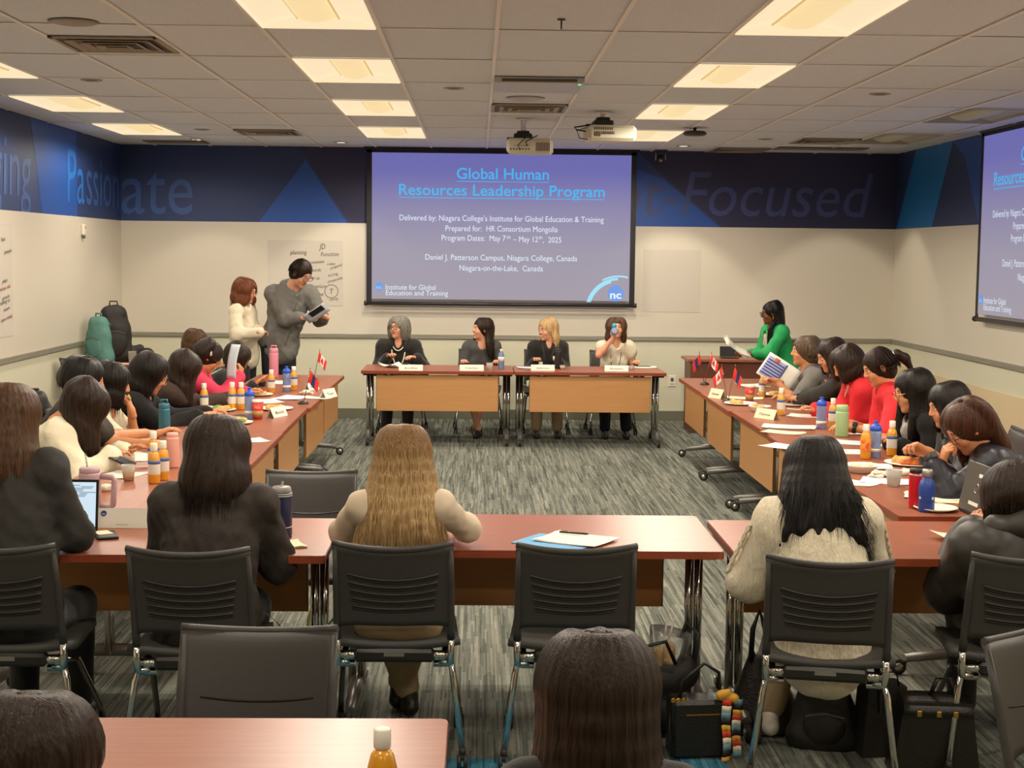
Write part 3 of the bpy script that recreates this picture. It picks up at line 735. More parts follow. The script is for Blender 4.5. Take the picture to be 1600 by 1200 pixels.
# ============================================================ SDF body modelling
import openvdb as vdb
rng = np.random.default_rng(3)
_dirs = rng.normal(size=(10, 3)); _dirs /= np.linalg.norm(_dirs, axis=1)[:, None]; _ph = rng.uniform(0, 6.28, 10)
def npv(v): return np.array([v[0], v[1], v[2]], np.float32)
def noise3(X, Y, Z, f, seed=0):
    o = 0
    for i in range(5):
        d = _dirs[(i+seed) % 10]*f*(1+.37*i); o = o+np.sin(X*d[0]+Y*d[1]+Z*d[2]+_ph[(i+seed) % 10]+1.3*np.sin(X*d[1]*.6-Z*d[0]*.7))/(1+.4*i)
    return o*.45
class Sdf:
    def __init__(s, vox=.01, k=.03): s.vox = vox; s.k = k; s.p = []
    def cap(s, a, b, ra, rb=None, k=None, op='u', g=''):
        s.p.append(('c', npv(a), npv(b), ra, ra if rb is None else rb, s.k if k is None else k, op)); return s
    def ell(s, c, r, R=None, k=None, op='u'):
        s.p.append(('e', npv(c), np.array(R if R is not None else Matrix.Identity(3), np.float32), np.array(r, np.float32), s.k if k is None else k, op)); return s
    def chain(s, pts, rs, k=None, op='u'):
        for i in range(len(pts)-1): s.cap(pts[i], pts[i+1], rs[i], rs[i+1], k, op)
        return s
    def mesh(s, off=0, disp=None, cut=None):
        lo = np.full(3, 1e9); hi = -lo
        for p in s.p:
            if p[-1] == 's': continue
            if p[0] == 'c': r = max(p[3], p[4]); l = np.minimum(p[1], p[2])-r; h = np.maximum(p[1], p[2])+r
            else: r = max(p[3]); l = p[1]-r; h = p[1]+r
            lo = np.minimum(lo, l); hi = np.maximum(hi, h)
        pad = off+3*s.vox+.02; lo = lo-pad; hi = hi+pad; n = np.ceil((hi-lo)/s.vox).astype(int)+1
        ax = [lo[i]+s.vox*np.arange(n[i], dtype=np.float32) for i in range(3)]
        D = np.full(n, .5, np.float32)
        for p in s.p:
            k = p[-2]
            if p[0] == 'c': r = max(p[3], p[4]); l = np.minimum(p[1], p[2])-r; h = np.maximum(p[1], p[2])+r
            else: r = max(p[3]); l = p[1]-r; h = p[1]+r
            q = off+k+3*s.vox+.01
            i0 = np.clip(((l-q-lo)/s.vox).astype(int), 0, n-1); i1 = np.clip(((h+q-lo)/s.vox).astype(int)+2, 1, n)
            sl = tuple(slice(a, b) for a, b in zip(i0, i1))
            if any(b <= a for a, b in zip(i0, i1)): continue
            X = ax[0][sl[0]][:, None, None]; Y = ax[1][sl[1]][None, :, None]; Z = ax[2][sl[2]][None, None, :]
            if p[0] == 'c':
                a, b, ra, rb = p[1], p[2], p[3], p[4]; d = b-a; L2 = float(d@d)+1e-9
                t = np.clip(((X-a[0])*d[0]+(Y-a[1])*d[1]+(Z-a[2])*d[2])/L2, 0, 1)
                v = np.sqrt((X-a[0]-t*d[0])**2+(Y-a[1]-t*d[1])**2+(Z-a[2]-t*d[2])**2)-(ra+(rb-ra)*t)
            else:
                c, R, r = p[1], p[2], p[3]; x, y, z = X-c[0], Y-c[1], Z-c[2]
                u = x*R[0, 0]+y*R[1, 0]+z*R[2, 0]; w_ = x*R[0, 1]+y*R[1, 1]+z*R[2, 1]; q_ = x*R[0, 2]+y*R[1, 2]+z*R[2, 2]
                k0 = np.sqrt((u/r[0])**2+(w_/r[1])**2+(q_/r[2])**2); k1 = np.sqrt((u/r[0]**2)**2+(w_/r[1]**2)**2+(q_/r[2]**2)**2)+1e-6
                v = k0*(k0-1)/k1
            o = D[sl]
            if p[-1] == 'u':
                h_ = np.maximum(k-np.abs(o-v), 0)/k; D[sl] = np.minimum(o, v)-h_*h_*k*.25
            else:
                v = -v; h_ = np.maximum(k-np.abs(o-v), 0)/k; D[sl] = np.maximum(o, v)+h_*h_*k*.25
        X = ax[0][:, None, None]; Y = ax[1][None, :, None]; Z = ax[2][None, None, :]
        D -= off
        if disp is not None: D += disp(X, Y, Z).astype(np.float32)
        if cut is not None:
            for q in cut: D = np.maximum(D, ((X-q[0][0])*q[1][0]+(Y-q[0][1])*q[1][1]+(Z-q[0][2])*q[1][2]).astype(np.float32))
        D = np.clip(D/s.vox, -4, 4)
        D[0], D[-1], D[:, 0], D[:, -1], D[:, :, 0], D[:, :, -1] = (4,)*6
        g = vdb.FloatGrid(4.0); g.copyFromArray(np.ascontiguousarray(D))
        P, Q = g.convertToQuads(isovalue=0)
        return P.astype(np.float32)*s.vox+lo.astype(np.float32), np.asarray(Q)[:, ::-1].astype(np.int32)
class Geo:
    """accumulates numpy meshes with material slots"""
    def __init__(s): s.v = []; s.q = []; s.m = []; s.n = 0
    def add(s, V, Q, mi=0):
        s.v.append(V); s.q.append(Q+s.n); s.m.append(np.broadcast_to(np.asarray(mi, np.int32), (len(Q),))); s.n += len(V); return s
    def build(s, name, mats, parent=None, label=None):
        V = np.concatenate(s.v).astype(np.float32); Q = np.concatenate(s.q).astype(np.int32); M_ = np.concatenate(s.m).astype(np.int32)
        me = bpy.data.meshes.new(name); me.vertices.add(len(V)); me.vertices.foreach_set('co', V.ravel())
        me.loops.add(Q.size); me.loops.foreach_set('vertex_index', Q.ravel())
        me.polygons.add(len(Q)); me.polygons.foreach_set('loop_start', np.arange(0, Q.size, 4, dtype=np.int32))
        me.polygons.foreach_set('material_index', M_); me.polygons.foreach_set('use_smooth', np.ones(len(Q), bool))
        for mm in (mats if isinstance(mats, (list, tuple)) else [mats]): me.materials.append(mm)
        me.update(calc_edges=True)
        return link(name, me, parent, label)
def xf(V, M):
    M = np.array(M, np.float32); return V@M[:3, :3].T+M[:3, 3]
def tubes_np(paths, radii, n=3):
    """many tubes as quads; paths (K,S,3), radii (K,S)"""
    K, S, _ = paths.shape; T = np.gradient(paths, axis=1); T /= np.linalg.norm(T, axis=2, keepdims=True)+1e-9
    up = np.array([.31, .27, .91]); A = np.cross(T, up); A /= np.linalg.norm(A, axis=2, keepdims=True)+1e-9; B = np.cross(T, A)
    an = 2*PI*np.arange(n)/n
    V = paths[:, :, None, :]+radii[:, :, None, None]*(A[:, :, None, :]*np.cos(an)[None, None, :, None]+B[:, :, None, :]*np.sin(an)[None, None, :, None])
    V = V.reshape(-1, 3); k = np.arange(K)[:, None, None]*S*n; s_ = np.arange(S-1)[None, :, None]*n; j = np.arange(n)[None, None, :]; j2 = (j+1) % n
    Q = np.stack([k+s_+j, k+s_+j2, k+s_+n+j2, k+s_+n+j], -1).reshape(-1, 4)
    return V.astype(np.float32), Q.astype(np.int32)

# ---- skin and hair materials
def skin(n, c, c2): return mat(n, c, .5, noise=((25, 25, 25), .4, c2), spec=.35)
SKL = skin('light_skin', 'd8a484', 'cf9474'); SKA = skin('warm_skin', 'cf9268', 'c6845a'); SKB = skin('brown_skin', '7a4a2e', '6c4028')
LIP = mat('lips', 'b05a4a', .45); LIPB = mat('brown_lips', '7a3a30', .45); EYEW = mat('eye_white', 'e8e0d8', .3); IRIS = mat('iris', '1a1008', .2); BROW = mat('eyebrow', '2c1c12', .8); TEETH = mat('teeth', 'f0e8dc', .4)
def hairm(n, a, b, rough=.38, f=150):
    m = mat(n, a, rough, noise=((f, f, 1.6), .75, b), bump=((f*1.6, f*1.6, 2), .3), spec=.2); return m
HBLK = hairm('black_hair', '0e0b09', '1d1713'); HDRK = hairm('dark_brown_hair', '1a110c', '33241a'); HRED = hairm('reddish_dark_hair', '2a170f', '50301f'); HBRN = hairm('brown_hair', '3a2617', '5c402a')
HAUB = hairm('auburn_hair', '4c2814', '7a4424'); HBLD = hairm('blonde_hair', '86663e', 'd0b080', f=260); HBLD2 = hairm('light_blonde_hair', '9a7a4c', 'cdb080'); HGRY = hairm('grey_hair', '56534b', '8c887c')
def roots(m, z0, z1, c):                         # darker hair roots: part of the hair's own colour
    nt = m.node_tree; b = nt.nodes['Principled BSDF']; old = b.inputs['Base Color'].links[0].from_socket
    tc = nt.nodes.new('ShaderNodeTexCoord'); sp = nt.nodes.new('ShaderNodeSeparateXYZ'); nt.links.new(tc.outputs['Object'], sp.inputs[0])
    mr = nt.nodes.new('ShaderNodeMapRange'); mr.inputs[1].default_value = z0; mr.inputs[2].default_value = z1; nt.links.new(sp.outputs[2], mr.inputs[0])
    mx = nt.nodes.new('ShaderNodeMix'); mx.data_type = 'RGBA'; mx.blend_type = 'MULTIPLY'; mx.inputs[7].default_value = (*lin(c), 1)
    nt.links.new(mr.outputs[0], mx.inputs[0]); nt.links.new(old, mx.inputs[6]); nt.links.new(mx.outputs[2], b.inputs['Base Color'])
roots(HBLD, 1.0, 1.22, 'a89884')
HGB = hairm('greying_brown_hair', '3c2e22', '6a5846')

# ---- head template (x right, y forward, z up, centre of the head at 0)
def build_head(vox, smile=False, male=False):
    s = Sdf(vox, .02)
    s.ell((0, -.016, .03), (.072, .092, .083)); s.ell((0, .028, -.02), (.06, .058, .085)); s.ell((0, .036, -.072), (.044, .046, .042))
    s.cap((0, .068, -.098), (0, .066, -.098), .017); s.cap((-.034, .056, -.032), (-.034, .056, -.032), .024); s.cap((.034, .056, -.032), (.034, .056, -.032), .024)
    s.cap((-.032, .074, .026), (.032, .074, .026), .012, k=.015)
    for x in (-.031, .031): s.cap((x, .099, .008), (x, .099, .008), .016, k=.014, op='s')
    s.cap((0, .083, .014), (0, .100, -.02), .008, .011, k=.012)
    for x in (-.01, .01): s.cap((x, .094, -.026), (x, .094, -.026), .0075, k=.008)
    s.cap((-.019, .079, -.052), (.019, .079, -.052), .0075, k=.008); s.cap((-.016, .078, -.064), (.016, .078, -.064), .008, k=.008)
    for x in (-1, 1):
        s.ell((x*.074, -.008, -.004), (.011, .019, .031), RZ(-x*.35), k=.008); s.ell((x*.083, -.002, .0), (.006, .011, .018), RZ(-x*.35), k=.006, op='s')
    s.chain([(0, -.018, -.05), (0, -.03, -.17)], [.05, .052], k=.03)
    V, Q = s.mesh()
    c = V[Q].mean(1); mi = np.zeros(len(Q), int)
    lipw = .026 if smile else .02
    m_ = (np.abs(c[:, 0]) < lipw) & (c[:, 1] > .068) & (c[:, 2] < -.045) & (c[:, 2] > -.070-.004*smile)
    mi[m_] = 1
    if smile: mi[m_ & (np.abs(c[:, 2]+.057) < .0052) & (np.abs(c[:, 0]) < .02)] = 5
    mi[(np.abs(np.abs(c[:, 0])-.032) < .017) & (c[:, 1] > .06) & (np.abs(c[:, 2]-.0295-.12*(.03-np.abs(np.abs(c[:, 0])-.02))) < .0035)] = 4
    g = [(V, Q, mi)]
    for x in (-.031, .031):
        e = Sdf(.0025, .004); e.cap((x, .0725, .0065), (x, .0725, .0065), .0118); V2, Q2 = e.mesh(); c2 = V2[Q2].mean(1)
        m2 = np.full(len(Q2), 2); m2[(np.hypot(c2[:, 0]-x, c2[:, 2]-.006) < .0062) & (c2[:, 1] > .07)] = 3
        m2[(c2[:, 2] > .0115) | (c2[:, 2] < .0015)] = 0; m2[(c2[:, 2] > .0098) & (c2[:, 2] <= .0115)] = 4
        g.append((V2, Q2, m2))
    return g
HEAD_N = build_head(.0042); HEAD_S = build_head(.0042, True)

# ---- hand template (wrist at 0, fingers +y, back of hand +z, thumb on +x)
def build_hand(a1, a2, a3, thumb):
    s = Sdf(.003, .008)
    xs = (.029, .010, -.010, -.028); ln = (.068, .076, .071, .056)
    for i, x in enumerate(xs):
        s.cap((x*.55, -.005, 0), (x, .078-abs(i-1.2)*.004, 0), .0145, .0115, k=.016)
        p = Vector((x, .08-abs(i-1.2)*.004, 0)); an = 0; r = .0092-.0007*(i == 3)
        for seg, a in zip((.46, .30, .24), (a1, a2, a3)):
            an += a*(1+.12*i); q = p+Vector((x*.10*seg, math.cos(an)*ln[i]*seg, -math.sin(an)*ln[i]*seg)); s.cap(p, q, r, r*.92, k=.004); p = q; r *= .92
    s.cap((0, -.045, 0), (0, .0, 0), .024, .023, k=.02)
    T = [(.018, .012, -.006)]+thumb; s.chain([Vector(q) for q in T], [.015, .0125, .0105, .009], k=.007)
    V, Q = s.mesh(); return V, Q
HANDS = {'relax': build_hand(.35, .4, .25, [(.042, .04, -.014), (.05, .068, -.02), (.048, .088, -.026)]),
         'flat': build_hand(.1, .12, .08, [(.042, .036, -.008), (.056, .062, -.01), (.062, .082, -.012)]),
         'grip': build_hand(.75, 1.0, .6, [(.036, .04, -.024), (.034, .062, -.038), (.022, .074, -.048)]),
         'pinch': build_hand(.7, .7, .4, [(.034, .044, -.022), (.032, .066, -.036), (.028, .082, -.046)])}
def ik(a, c, l1, l2, hint):
    d = c-a; L = d.length; mx = (l1+l2)*.985
    if L > mx: f = L/mx; l1 *= f; l2 *= f
    L = max(L, .05); x = max(-l1, min(l1, (l1*l1-l2*l2+L*L)/(2*L))); h = math.sqrt(max(l1*l1-x*x, 0)); d = d.normalized()
    hn = Vector(hint); hn = hn-d*hn.dot(d); hn = hn.normalized() if hn.length > 1e-5 else Vector((0, 0, -1))
    return a+d*x+hn*h
UP = Vector((0, 0, 1))
NP_ = [0]
def hair_paths(n, H, Rh, s, az0, az1, L, flare, back, fb, jit=0, taper=.5, S=14, crown=(0, -.02), part=0, lenjit=.1, inward=.25, rr=None):
    """flow lines: down the cap, then hanging in world space. returns (n,S,3)"""
    r_ = rr or random.Random(1); out = []
    for i in range(n):
        az = math.radians(az0+(az1-az0)*((i+.5)/n if not jit else r_.random())); Li = L*(1+r_.uniform(-lenjit, lenjit*.6)); pts = []
        sx, sy = math.sin(az), math.cos(az); k = (1+r_.uniform(-.03, .02)*bool(jit))
        st = r_.uniform(.1, .6) if jit else .45; jv = Vector((r_.uniform(-1, 1), r_.uniform(-1, 1), 0))
        for q in range(6):                         # over the cap
            th = (st+(1-st)*q/5)*PI/2
            x = sx*.088*math.sin(th)*k; y = sy*.104*math.sin(th)*k-.012+crown[1]*(1-math.sin(th)); z = .118*math.cos(th)*k+.012
            pts.append(H+Rh@(Vector((x, y, z))*s))
        p0 = pts[-1]; o = Rh@Vector((sx, sy, 0)); o.z = 0; o = o.normalized() if o.length > .01 else o
        lat = Rh@Vector((1, 0, 0)); lat.z = 0; lat.normalize(); nb = S-6
        dn0 = -(Rh@UP)
        for q in range(1, nb+1):
            t = q/nb; dist = Li*t
            dirn = (dn0*(1-t)**2*.5+Vector((0, 0, -1))*(1-(1-t)**2*.5))
            side = flare*t*sx*(1+.0)+(-inward*.05*math.sin(PI*min(t*2, 1))*sx)
            p = p0+dirn*dist+lat*side-fb*(back*t)
            if jit: p += jv*jit*t
            pts.append(p)
        out.append([tuple(p) for p in pts])
    return np.array(out, np.float32)

def person(label, head, yaw=0, pitch=0, roll=0, hip=(0, 0, .53), face=0, sc=.95, LH=None, RH=None, LE=None, RE=None, lpose='relax', rpose='relax',
           ld=None, rd=None, ln=None, rn=None, sk=SKA, top=None, sleeve='long', thick=.012, wr=.008, topvox=.011, bottom=None, legs='sit', skirt=False,
           hair=None, neck=None, smile=False, male=False, near=False, vneck=0, topk=.04, width=1.0, shoe=LEATH, glasses=None, group=None, collar=None,
           legfwd=1.0, puff=0, hem=None, bodyvox=.012, kneeo=None, bulk=1.0, belly=1.0, gap=None, legdir=None):
    NP_[0] += 1; rr = random.Random(NP_[0]*17)
    H0, P0 = Vector(head), Vector(hip); root = thing('person', label, 'person', (P0.x, P0.y, 0), 0, group)
    off = Vector((P0.x, P0.y, 0)); H, P = H0-off, P0-off
    yaw, pitch, roll, face = (math.radians(a) for a in (yaw, pitch, roll, face))
    Rh = RZ(yaw) @ RX(-pitch) @ RY(roll); F = RZ(face); fb = F@Vector((0, 1, 0)); lat = F@Vector((1, 0, 0))   # lat = sitter's right
    s = sc
    if neck is None:
        a = H+Rh@Vector((0, -.03, -.16))*s; b_ = H-fb*.04*s-UP*.165*s; Nk = (a+b_)/2
    else: Nk = Vector(neck)-off
    sp = Nk-P; su = sp.normalized(); 
    Rt = Matrix((lat, su.cross(lat).normalized() if su.cross(lat).length > 0 else fb, su)).transposed()
    lat2 = Rt@Vector((1, 0, 0)); fw2 = Rt@Vector((0, 1, 0))
    TL = sp.length; wd = s*width*(1.12 if male else 1)
    sh = [Nk-su*.045*s-lat2*.152*wd, Nk-su*.045*s+lat2*.152*wd]           # left, right
    def torso(q, b=1.0):
        q.ell(P+su*.02, (.165*wd*b, .115*s*b, .12*s), Rt, k=.05); q.ell(P+su*TL*.3+fw2*.005, (.135*wd*b*belly, .105*s*b*belly, .15*s), Rt, k=.06)
        q.ell(P+su*TL*.62+fw2*.0, (.148*wd*b, .108*s*b, .18*s), Rt, k=.06)
        q.cap(sh[0], sh[1], .052*s*b, k=.05); [q.cap(Nk-su*.022*s, e_-lat2*.02*(1 if e_ is sh[1] else -1), .046*s, .046*s, k=.05) for e_ in sh]; q.cap(Nk-su*.06*s, Nk-su*.15*s, .075*s, .09*s, k=.06)
        if not male:
            for x in (-1, 1): q.ell(P+su*TL*.60+fw2*.075*s+lat2*x*.065*s, (.062*s, .055*s, .06*s), Rt, k=.04)
    hands = []
    arms = []
    for i, (hd, el, dd, nn, ps) in enumerate(((LH, LE, ld, ln, lpose), (RH, RE, rd, rn, rpose))):
        sg = -1 if i == 0 else 1; S_ = sh[i]
        W = (Vector(hd)-off) if hd is not None else P+fb*.30*s+lat*sg*.12-UP*(.0)+UP*.10
        E_ = ik(S_, W, .27*s, .24*s, Vector(el) if el is not None else (lat*sg*.25-UP*1.0-fb*.35))
        arms.append((S_, E_, W, sg)); fd = (W-E_).normalized(); dv = Vector(dd).normalized() if dd is not None else fd
        nv = Vector(nn) if nn is not None else UP; nv = nv-dv*nv.dot(dv); nv = nv.normalized() if nv.length > .05 else lat
        xv = dv.cross(nv); mir = -1 if sg > 0 else 1
        M = Matrix.Identity(4)
        for r_ in range(3): M[r_][0], M[r_][1], M[r_][2], M[r_][3] = xv[r_]*mir*s*.95, dv[r_]*s*.95, nv[r_]*s*.95, W[r_]
        V, Q = HANDS[ps]; V = xf(V, M); hands.append((V, Q if mir > 0 else Q[:, ::-1]))
    legp = []
    if legs:
        ldv = RZ(math.radians(legdir))@fb if legdir is not None else fb
        for sg in (-1, 1):
            hp = P+lat*sg*.085*s-UP*.02
            if legs == 'fwd': kn = hp+ldv*.41*s+lat*sg*.02-UP*.02; an = Vector((kn.x, kn.y, .085))+ldv*.14+lat*sg*.01
            elif legs == 'sit': kn = hp+ldv*.41*s*legfwd+lat*sg*.02-UP*.03; an = Vector((kn.x, kn.y, .085))-ldv*.03+lat*sg*.01
            elif legs == 'under': kn = hp+ldv*.38*s+lat*sg*.03-UP*.04; an = Vector((kn.x, kn.y, .09))-ldv*.22-lat*sg*.02
            elif legs == 'cross': kn = hp+ldv*.40*s+lat*sg*.01-UP*.03; an = Vector((kn.x, kn.y, .09))-lat*sg*.11+ldv*(.12+.05*sg)
            else: kn = hp-UP*(hp.z-.5*s)+fb*.015; an = Vector((hp.x, hp.y, .09))+lat*sg*.0
            if kneeo: kn = kn+Vector(kneeo)
            legp.append((hp, kn, an, sg))
    # --- body: one continuous surface plus the joined head and hands
    B = Sdf(bodyvox, .03); torso(B, .92); B.cap(Nk-su*.03, H+Rh@Vector((0, -.022, -.06))*s, .052*s*(1.12 if male else 1), .048*s, k=.04)
    for S_, E_, W, sg in arms: B.chain([S_, E_, W], [.047*s*bulk, .037*s*bulk, .025*s], k=.02); B.cap(E_.lerp(W, .25), E_.lerp(W, .3), .037*s, k=.02)
    for hp, kn, an, sg in legp:
        B.chain([hp, kn, an], [.08*s, .053*s, .035*s], k=.03); B.cap(kn.lerp(an, .25)-fb*.012, kn.lerp(an, .35)-fb*.012, .05*s, k=.03)
    G = Geo(); G.add(*B.mesh())
    Mh = Matrix.Identity(4)
    for r_ in range(3):
        for c_ in range(3): Mh[r_][c_] = Rh[r_][c_]*s*(1.04 if male else 1)
        Mh[r_][3] = H[r_]
    for V, Q, mi in (HEAD_S if smile else HEAD_N): G.add(xf(V, Mh), Q, mi)
    for V, Q in hands: G.add(V, Q)
    G.build('body', [sk, LIPB if sk is SKB else LIP, EYEW, IRIS, BROW, TEETH], root)
    # --- clothes
    if top is not None:
        T = Sdf(topvox, topk); torso(T)
        fr = {'long': 1.0, 'three': .62, 'elbow': .08, 'short': -.45, 'puff': 0}[sleeve]
        for S_, E_, W, sg in arms:
            if sleeve == 'short': T.cap(S_, S_.lerp(E_, .62), .054*s*bulk, .052*s*bulk, k=topk)
            elif sleeve == 'puff': pass
            else: T.chain([S_, E_, E_.lerp(W, min(fr, .96))], [.055*s*bulk, .046*s*bulk, .036*s*bulk], k=topk*.8)
            if puff: T.ell(S_.lerp(E_, .25)+UP*.01, (puff, puff, puff*1.15), k=.03)
        if hem is not None: T.chain([P+su*.05, P-UP*hem], [.12*s, .14*s], k=.05)
        if vneck: T.cap(Nk+fw2*.13*s-su*.0, Nk+fw2*.15*s-su*vneck, .045*s, .008, k=.02, op='s')
        T.cap(Nk+fw2*.03*s+su*.08*s, Nk+fw2*.05*s-su*.0, .062*s, .05*s, k=.02, op='s')
        f1 = 26 if near else 22
        dsp = (lambda X, Y, Z: wr*noise3(X, Y, Z*.55, f1, NP_[0] % 7)+wr*.35*noise3(X, Y, Z, f1*2.6, 3))
        g_ = Geo().add(*T.mesh(off=thick, disp=dsp)); g_.build('top', top, root)
    if bottom is not None and legp:
        T = Sdf(.013, .04); T.ell(P+su*.0, (.162*wd, .118*s, .12*s), Rt, k=.05)
        for hp, kn, an, sg in legp:
            if skirt: T.cap(hp, kn, .085*s, .07*s, k=.09)
            else: T.chain([hp, kn, kn.lerp(an, .93)], [.083*s, .06*s, .048*s], k=.04)
        Geo().add(*T.mesh(off=.010, disp=lambda X, Y, Z: .003*noise3(X, Y, Z, 24, 2))).build('skirt' if skirt else 'trousers', bottom, root)
    if legp:
        for hp, kn, an, sg in legp:
            fd = fb if legs != 'cross' else (fb+lat*sg*.2).normalized()
            T = Sdf(.007, .015); c = Vector((an.x, an.y, .04)); T.chain([c-fd*.045, c+fd*.06, c+fd*.135-UP*.012], [.032, .036, .026], k=.02); T.cap(c-fd*.03, c-fd*.02+UP*.045, .034, .036)
            V, Q = T.mesh(); V[:, 2] = np.maximum(V[:, 2], .002); Geo().add(V, Q).build('shoe', shoe, root)
    # --- hair
    if hair:
        h = dict(m=HBLK, L=0, az0=70, az1=290, flare=.0, back=.02, n=13, r=.028, strands=160, vox=.006, sr=1.0, face=1.0, tuck=0, cap=1.0, fringe=False, up=0, wave=0, inward=.25, lj=.22)
        h.update(hair); S3 = Sdf(h['vox'], .018); c_ = h['cap']
        W_ = lambda x, y, z: H+Rh@Vector((x, y, z))*s
        S3.ell(W_(0, -.014, .022), (.086*s*c_, .104*s*c_, .106*s*c_), Rh)
        S3.ell(W_(0, -.045, -.03), (.076*s*c_, .072*s*c_, .085*s*c_), Rh)
        fz = .035 if not h['fringe'] else .012
        S3.ell(W_(0, .128, -.062+fz), (.068*s*h['face'], .085*s, .098*s), Rh, k=.012, op='s')
        S3.ell(W_(0, .05, -.145), (.12*s, .10*s, .085*s), Rh, k=.015, op='s')
        if not h['L'] or h['tuck']:
            for x in (-1, 1): S3.ell(W_(x*.088, .0, -.02), (.022*s, .032*s, .045*s), Rh, k=.01, op='s')
        if not h['L']: S3.cap(W_(0, -.10, -.13), W_(0, -.06, -.14), .05*s, k=.01, op='s')
        geo = []
        if h['L']:
            pp = hair_paths(h['n'], H, Rh, s, h['az0'], h['az1'], h['L'], h['flare'], h['back'], fb, lenjit=.08, rr=rr, inward=h['inward'])
            if h['wave']: 
                t_ = np.linspace(0, 1, pp.shape[1])[None, :]; phs = np.array([rr.uniform(0, 6) for _ in range(len(pp))])[:, None]
                pp[:, :, 0] += h['wave']*np.sin(t_*14+phs)*t_; pp[:, :, 1] += h['wave']*np.cos(t_*12+phs)*t_
            rad = [h['r']*s*f for f in (.7, .8, .9, .95, 1, 1, 1, 1, .98, .95, .9, .8, .62, .3)]
            for q in pp: S3.chain([Vector(v) for v in q], rad, k=.022)
        for e_ in h.get('extra', []):              # extra locks in head space: (points, radii)
            S3.chain([W_(*v) for v in e_[0]], [r_*s for r_ in e_[1]], k=.012)
        hl, hf = Rh@Vector((1, 0, 0)), Rh@Vector((0, 1, 0)); H_ = H
        dsp = lambda X, Y, Z: .0011*np.sin(34*np.arctan2((X-H_.x)*hl.x+(Y-H_.y)*hl.y, (X-H_.x)*hf.x+(Y-H_.y)*hf.y-.01)+4*noise3(X, Y, Z, 8, 1))+.0016*noise3(X, Y, Z*.25, 75, 5)
        g_ = Geo().add(*S3.mesh(disp=dsp))
        if h['strands']:
            K = h['strands']; pp = hair_paths(K, H, Rh, s*1.01, h['az0'], h['az1'], max(h['L'], .02)*1.18+.02, h['flare']*1.08, h['back'], fb, jit=.014, lenjit=h['lj'], rr=rr, inward=h['inward'])
            # push strands out to the base surface
            out = pp-np.array(H)[None, None, :]; out[:, :, 2] = 0; nrm = out/(np.linalg.norm(out, axis=2, keepdims=True)+1e-6)
            ramp = np.concatenate([np.linspace(0, 1, 6), np.ones(8)])[None, :, None]
            pp = pp+nrm*(h['r']*s*.82)*ramp*np.array([rr.uniform(.8, 1.08) for _ in range(K)])[:, None, None]
            pp[:, 0:6, 2] += .0015
            if h['wave']:
                t_ = np.linspace(0, 1, 14)[None, :]; phs = np.array([rr.uniform(0, 6) for _ in range(K)])[:, None]; pp[:, :, 0] += h['wave']*np.sin(t_*14+phs)*t_
            rad = np.array([h['sr']*rr.uniform(.0010, .0024) for _ in range(K)])[:, None]*np.array([.5, .7, .9, 1, 1, 1, 1, 1, 1, 1, .9, .8, .5, .12])[None, :]
            g_.add(*tubes_np(pp.astype(np.float64), rad, 3))
        g_.build('hair', h['m'], root)
    if glasses is not None:
        mb = MB(); T = Mh
        for x in (-.033, .033):
            pts = [T@Vector((x+.027*math.copysign(abs(math.cos(a))**.7, math.cos(a)), .1035-abs(x)*.12, .003+.019*math.copysign(abs(math.sin(a))**.7, math.sin(a)))) for a in [2*PI*q/16 for q in range(17)]]
            mb.tube(pts, glasses.get('r', .0018), 5)
            mb.tube([T@Vector((math.copysign(.059, x), .098, .01)), T@Vector((math.copysign(.077, x), .06, .012)), T@Vector((math.copysign(.081, x), -.01, .006))], .0018, 5)
        mb.tube([T@Vector((-.008, .104, .006)), T@Vector((.008, .104, .006))], .0018, 5)
        mb.build('glasses', glasses['m'], root)
    return dict(root=root, H=H, Rh=Rh, s=s, N=Nk, su=su, fw=fw2, lat=lat2, P=P, off=off, sh=sh, Mh=Mh, arms=arms, fb=fb)
def acc(p, name, mb, mt, label=None): return mb.build(name, mt, p['root'], label)
def nstrap(p, r, drop, name, mt, wide=.07, th=None, front=.12):
    """loop round the neck falling on the chest (lanyard, necklace)"""
    N_, su, fw, la = p['N'], p['su'], p['fw'], p['lat']; s = p['s']; pts = []
    for q in range(25):
        a = -PI+2*PI*q/24; f = (1+math.cos(a))/2
        pts.append(N_+la*math.sin(a)*wide*s*(1-.35*f)+fw*(-.05+(front+.07)*f**.6)*s+su*(.02-(drop)*f**1.3)*s)
    return acc(p, name, MB().tube(pts, r, 6, caps=False), mt)

# ============================================================ people
T_BLK = mat('black_knit', '17140f', .85, bump=((150, 150, 150), .2), sheen=.2)
T_BLZ = mat('dark_brown_black_cloth', '2a231d', .8, noise=((20, 20, 20), .5, '332b24'), bump=((180, 180, 180), .2))
T_BLZ2 = mat('charcoal_cloth', '2b2823', .8, bump=((180, 180, 180), .2))
T_VEL = mat('black_velvet', '0c0909', .9)
T_CRM = mat('cream_cloth', 'ddd4b8', .85, bump=((60, 60, 60), .25))
T_KNT = mat('cream_knit', 'e4dac2', .95, noise=((90, 90, 14), .6, 'd4c8ac'), bump=((140, 140, 40), .7))
T_BGE = mat('beige_jersey', 'd8c6ae', .85, noise=((12, 12, 12), .4, 'ccb89e'))
T_WHT = mat('white_blouse', 'ddd2b8', .8, bump=((40, 40, 40), .15))
T_GRY = mat('heather_grey_fleece', '74726c', .9, noise=((160, 160, 160), .9, '63615c'))
T_GRY2 = mat('mid_grey_shirt', '74706a', .8)
T_DGR = mat('dark_grey_knit', '4b4a48', .85)
T_RED = mat('red_cloth', 'cf1c26', .75, bump=((50, 50, 50), .15))
T_PNK = mat('hot_pink_cloth', 'cf3354', .75)
T_GRN = mat('emerald_cloth', '159a52', .7)
T_NVY = mat('navy_satin', '14151f', .45)
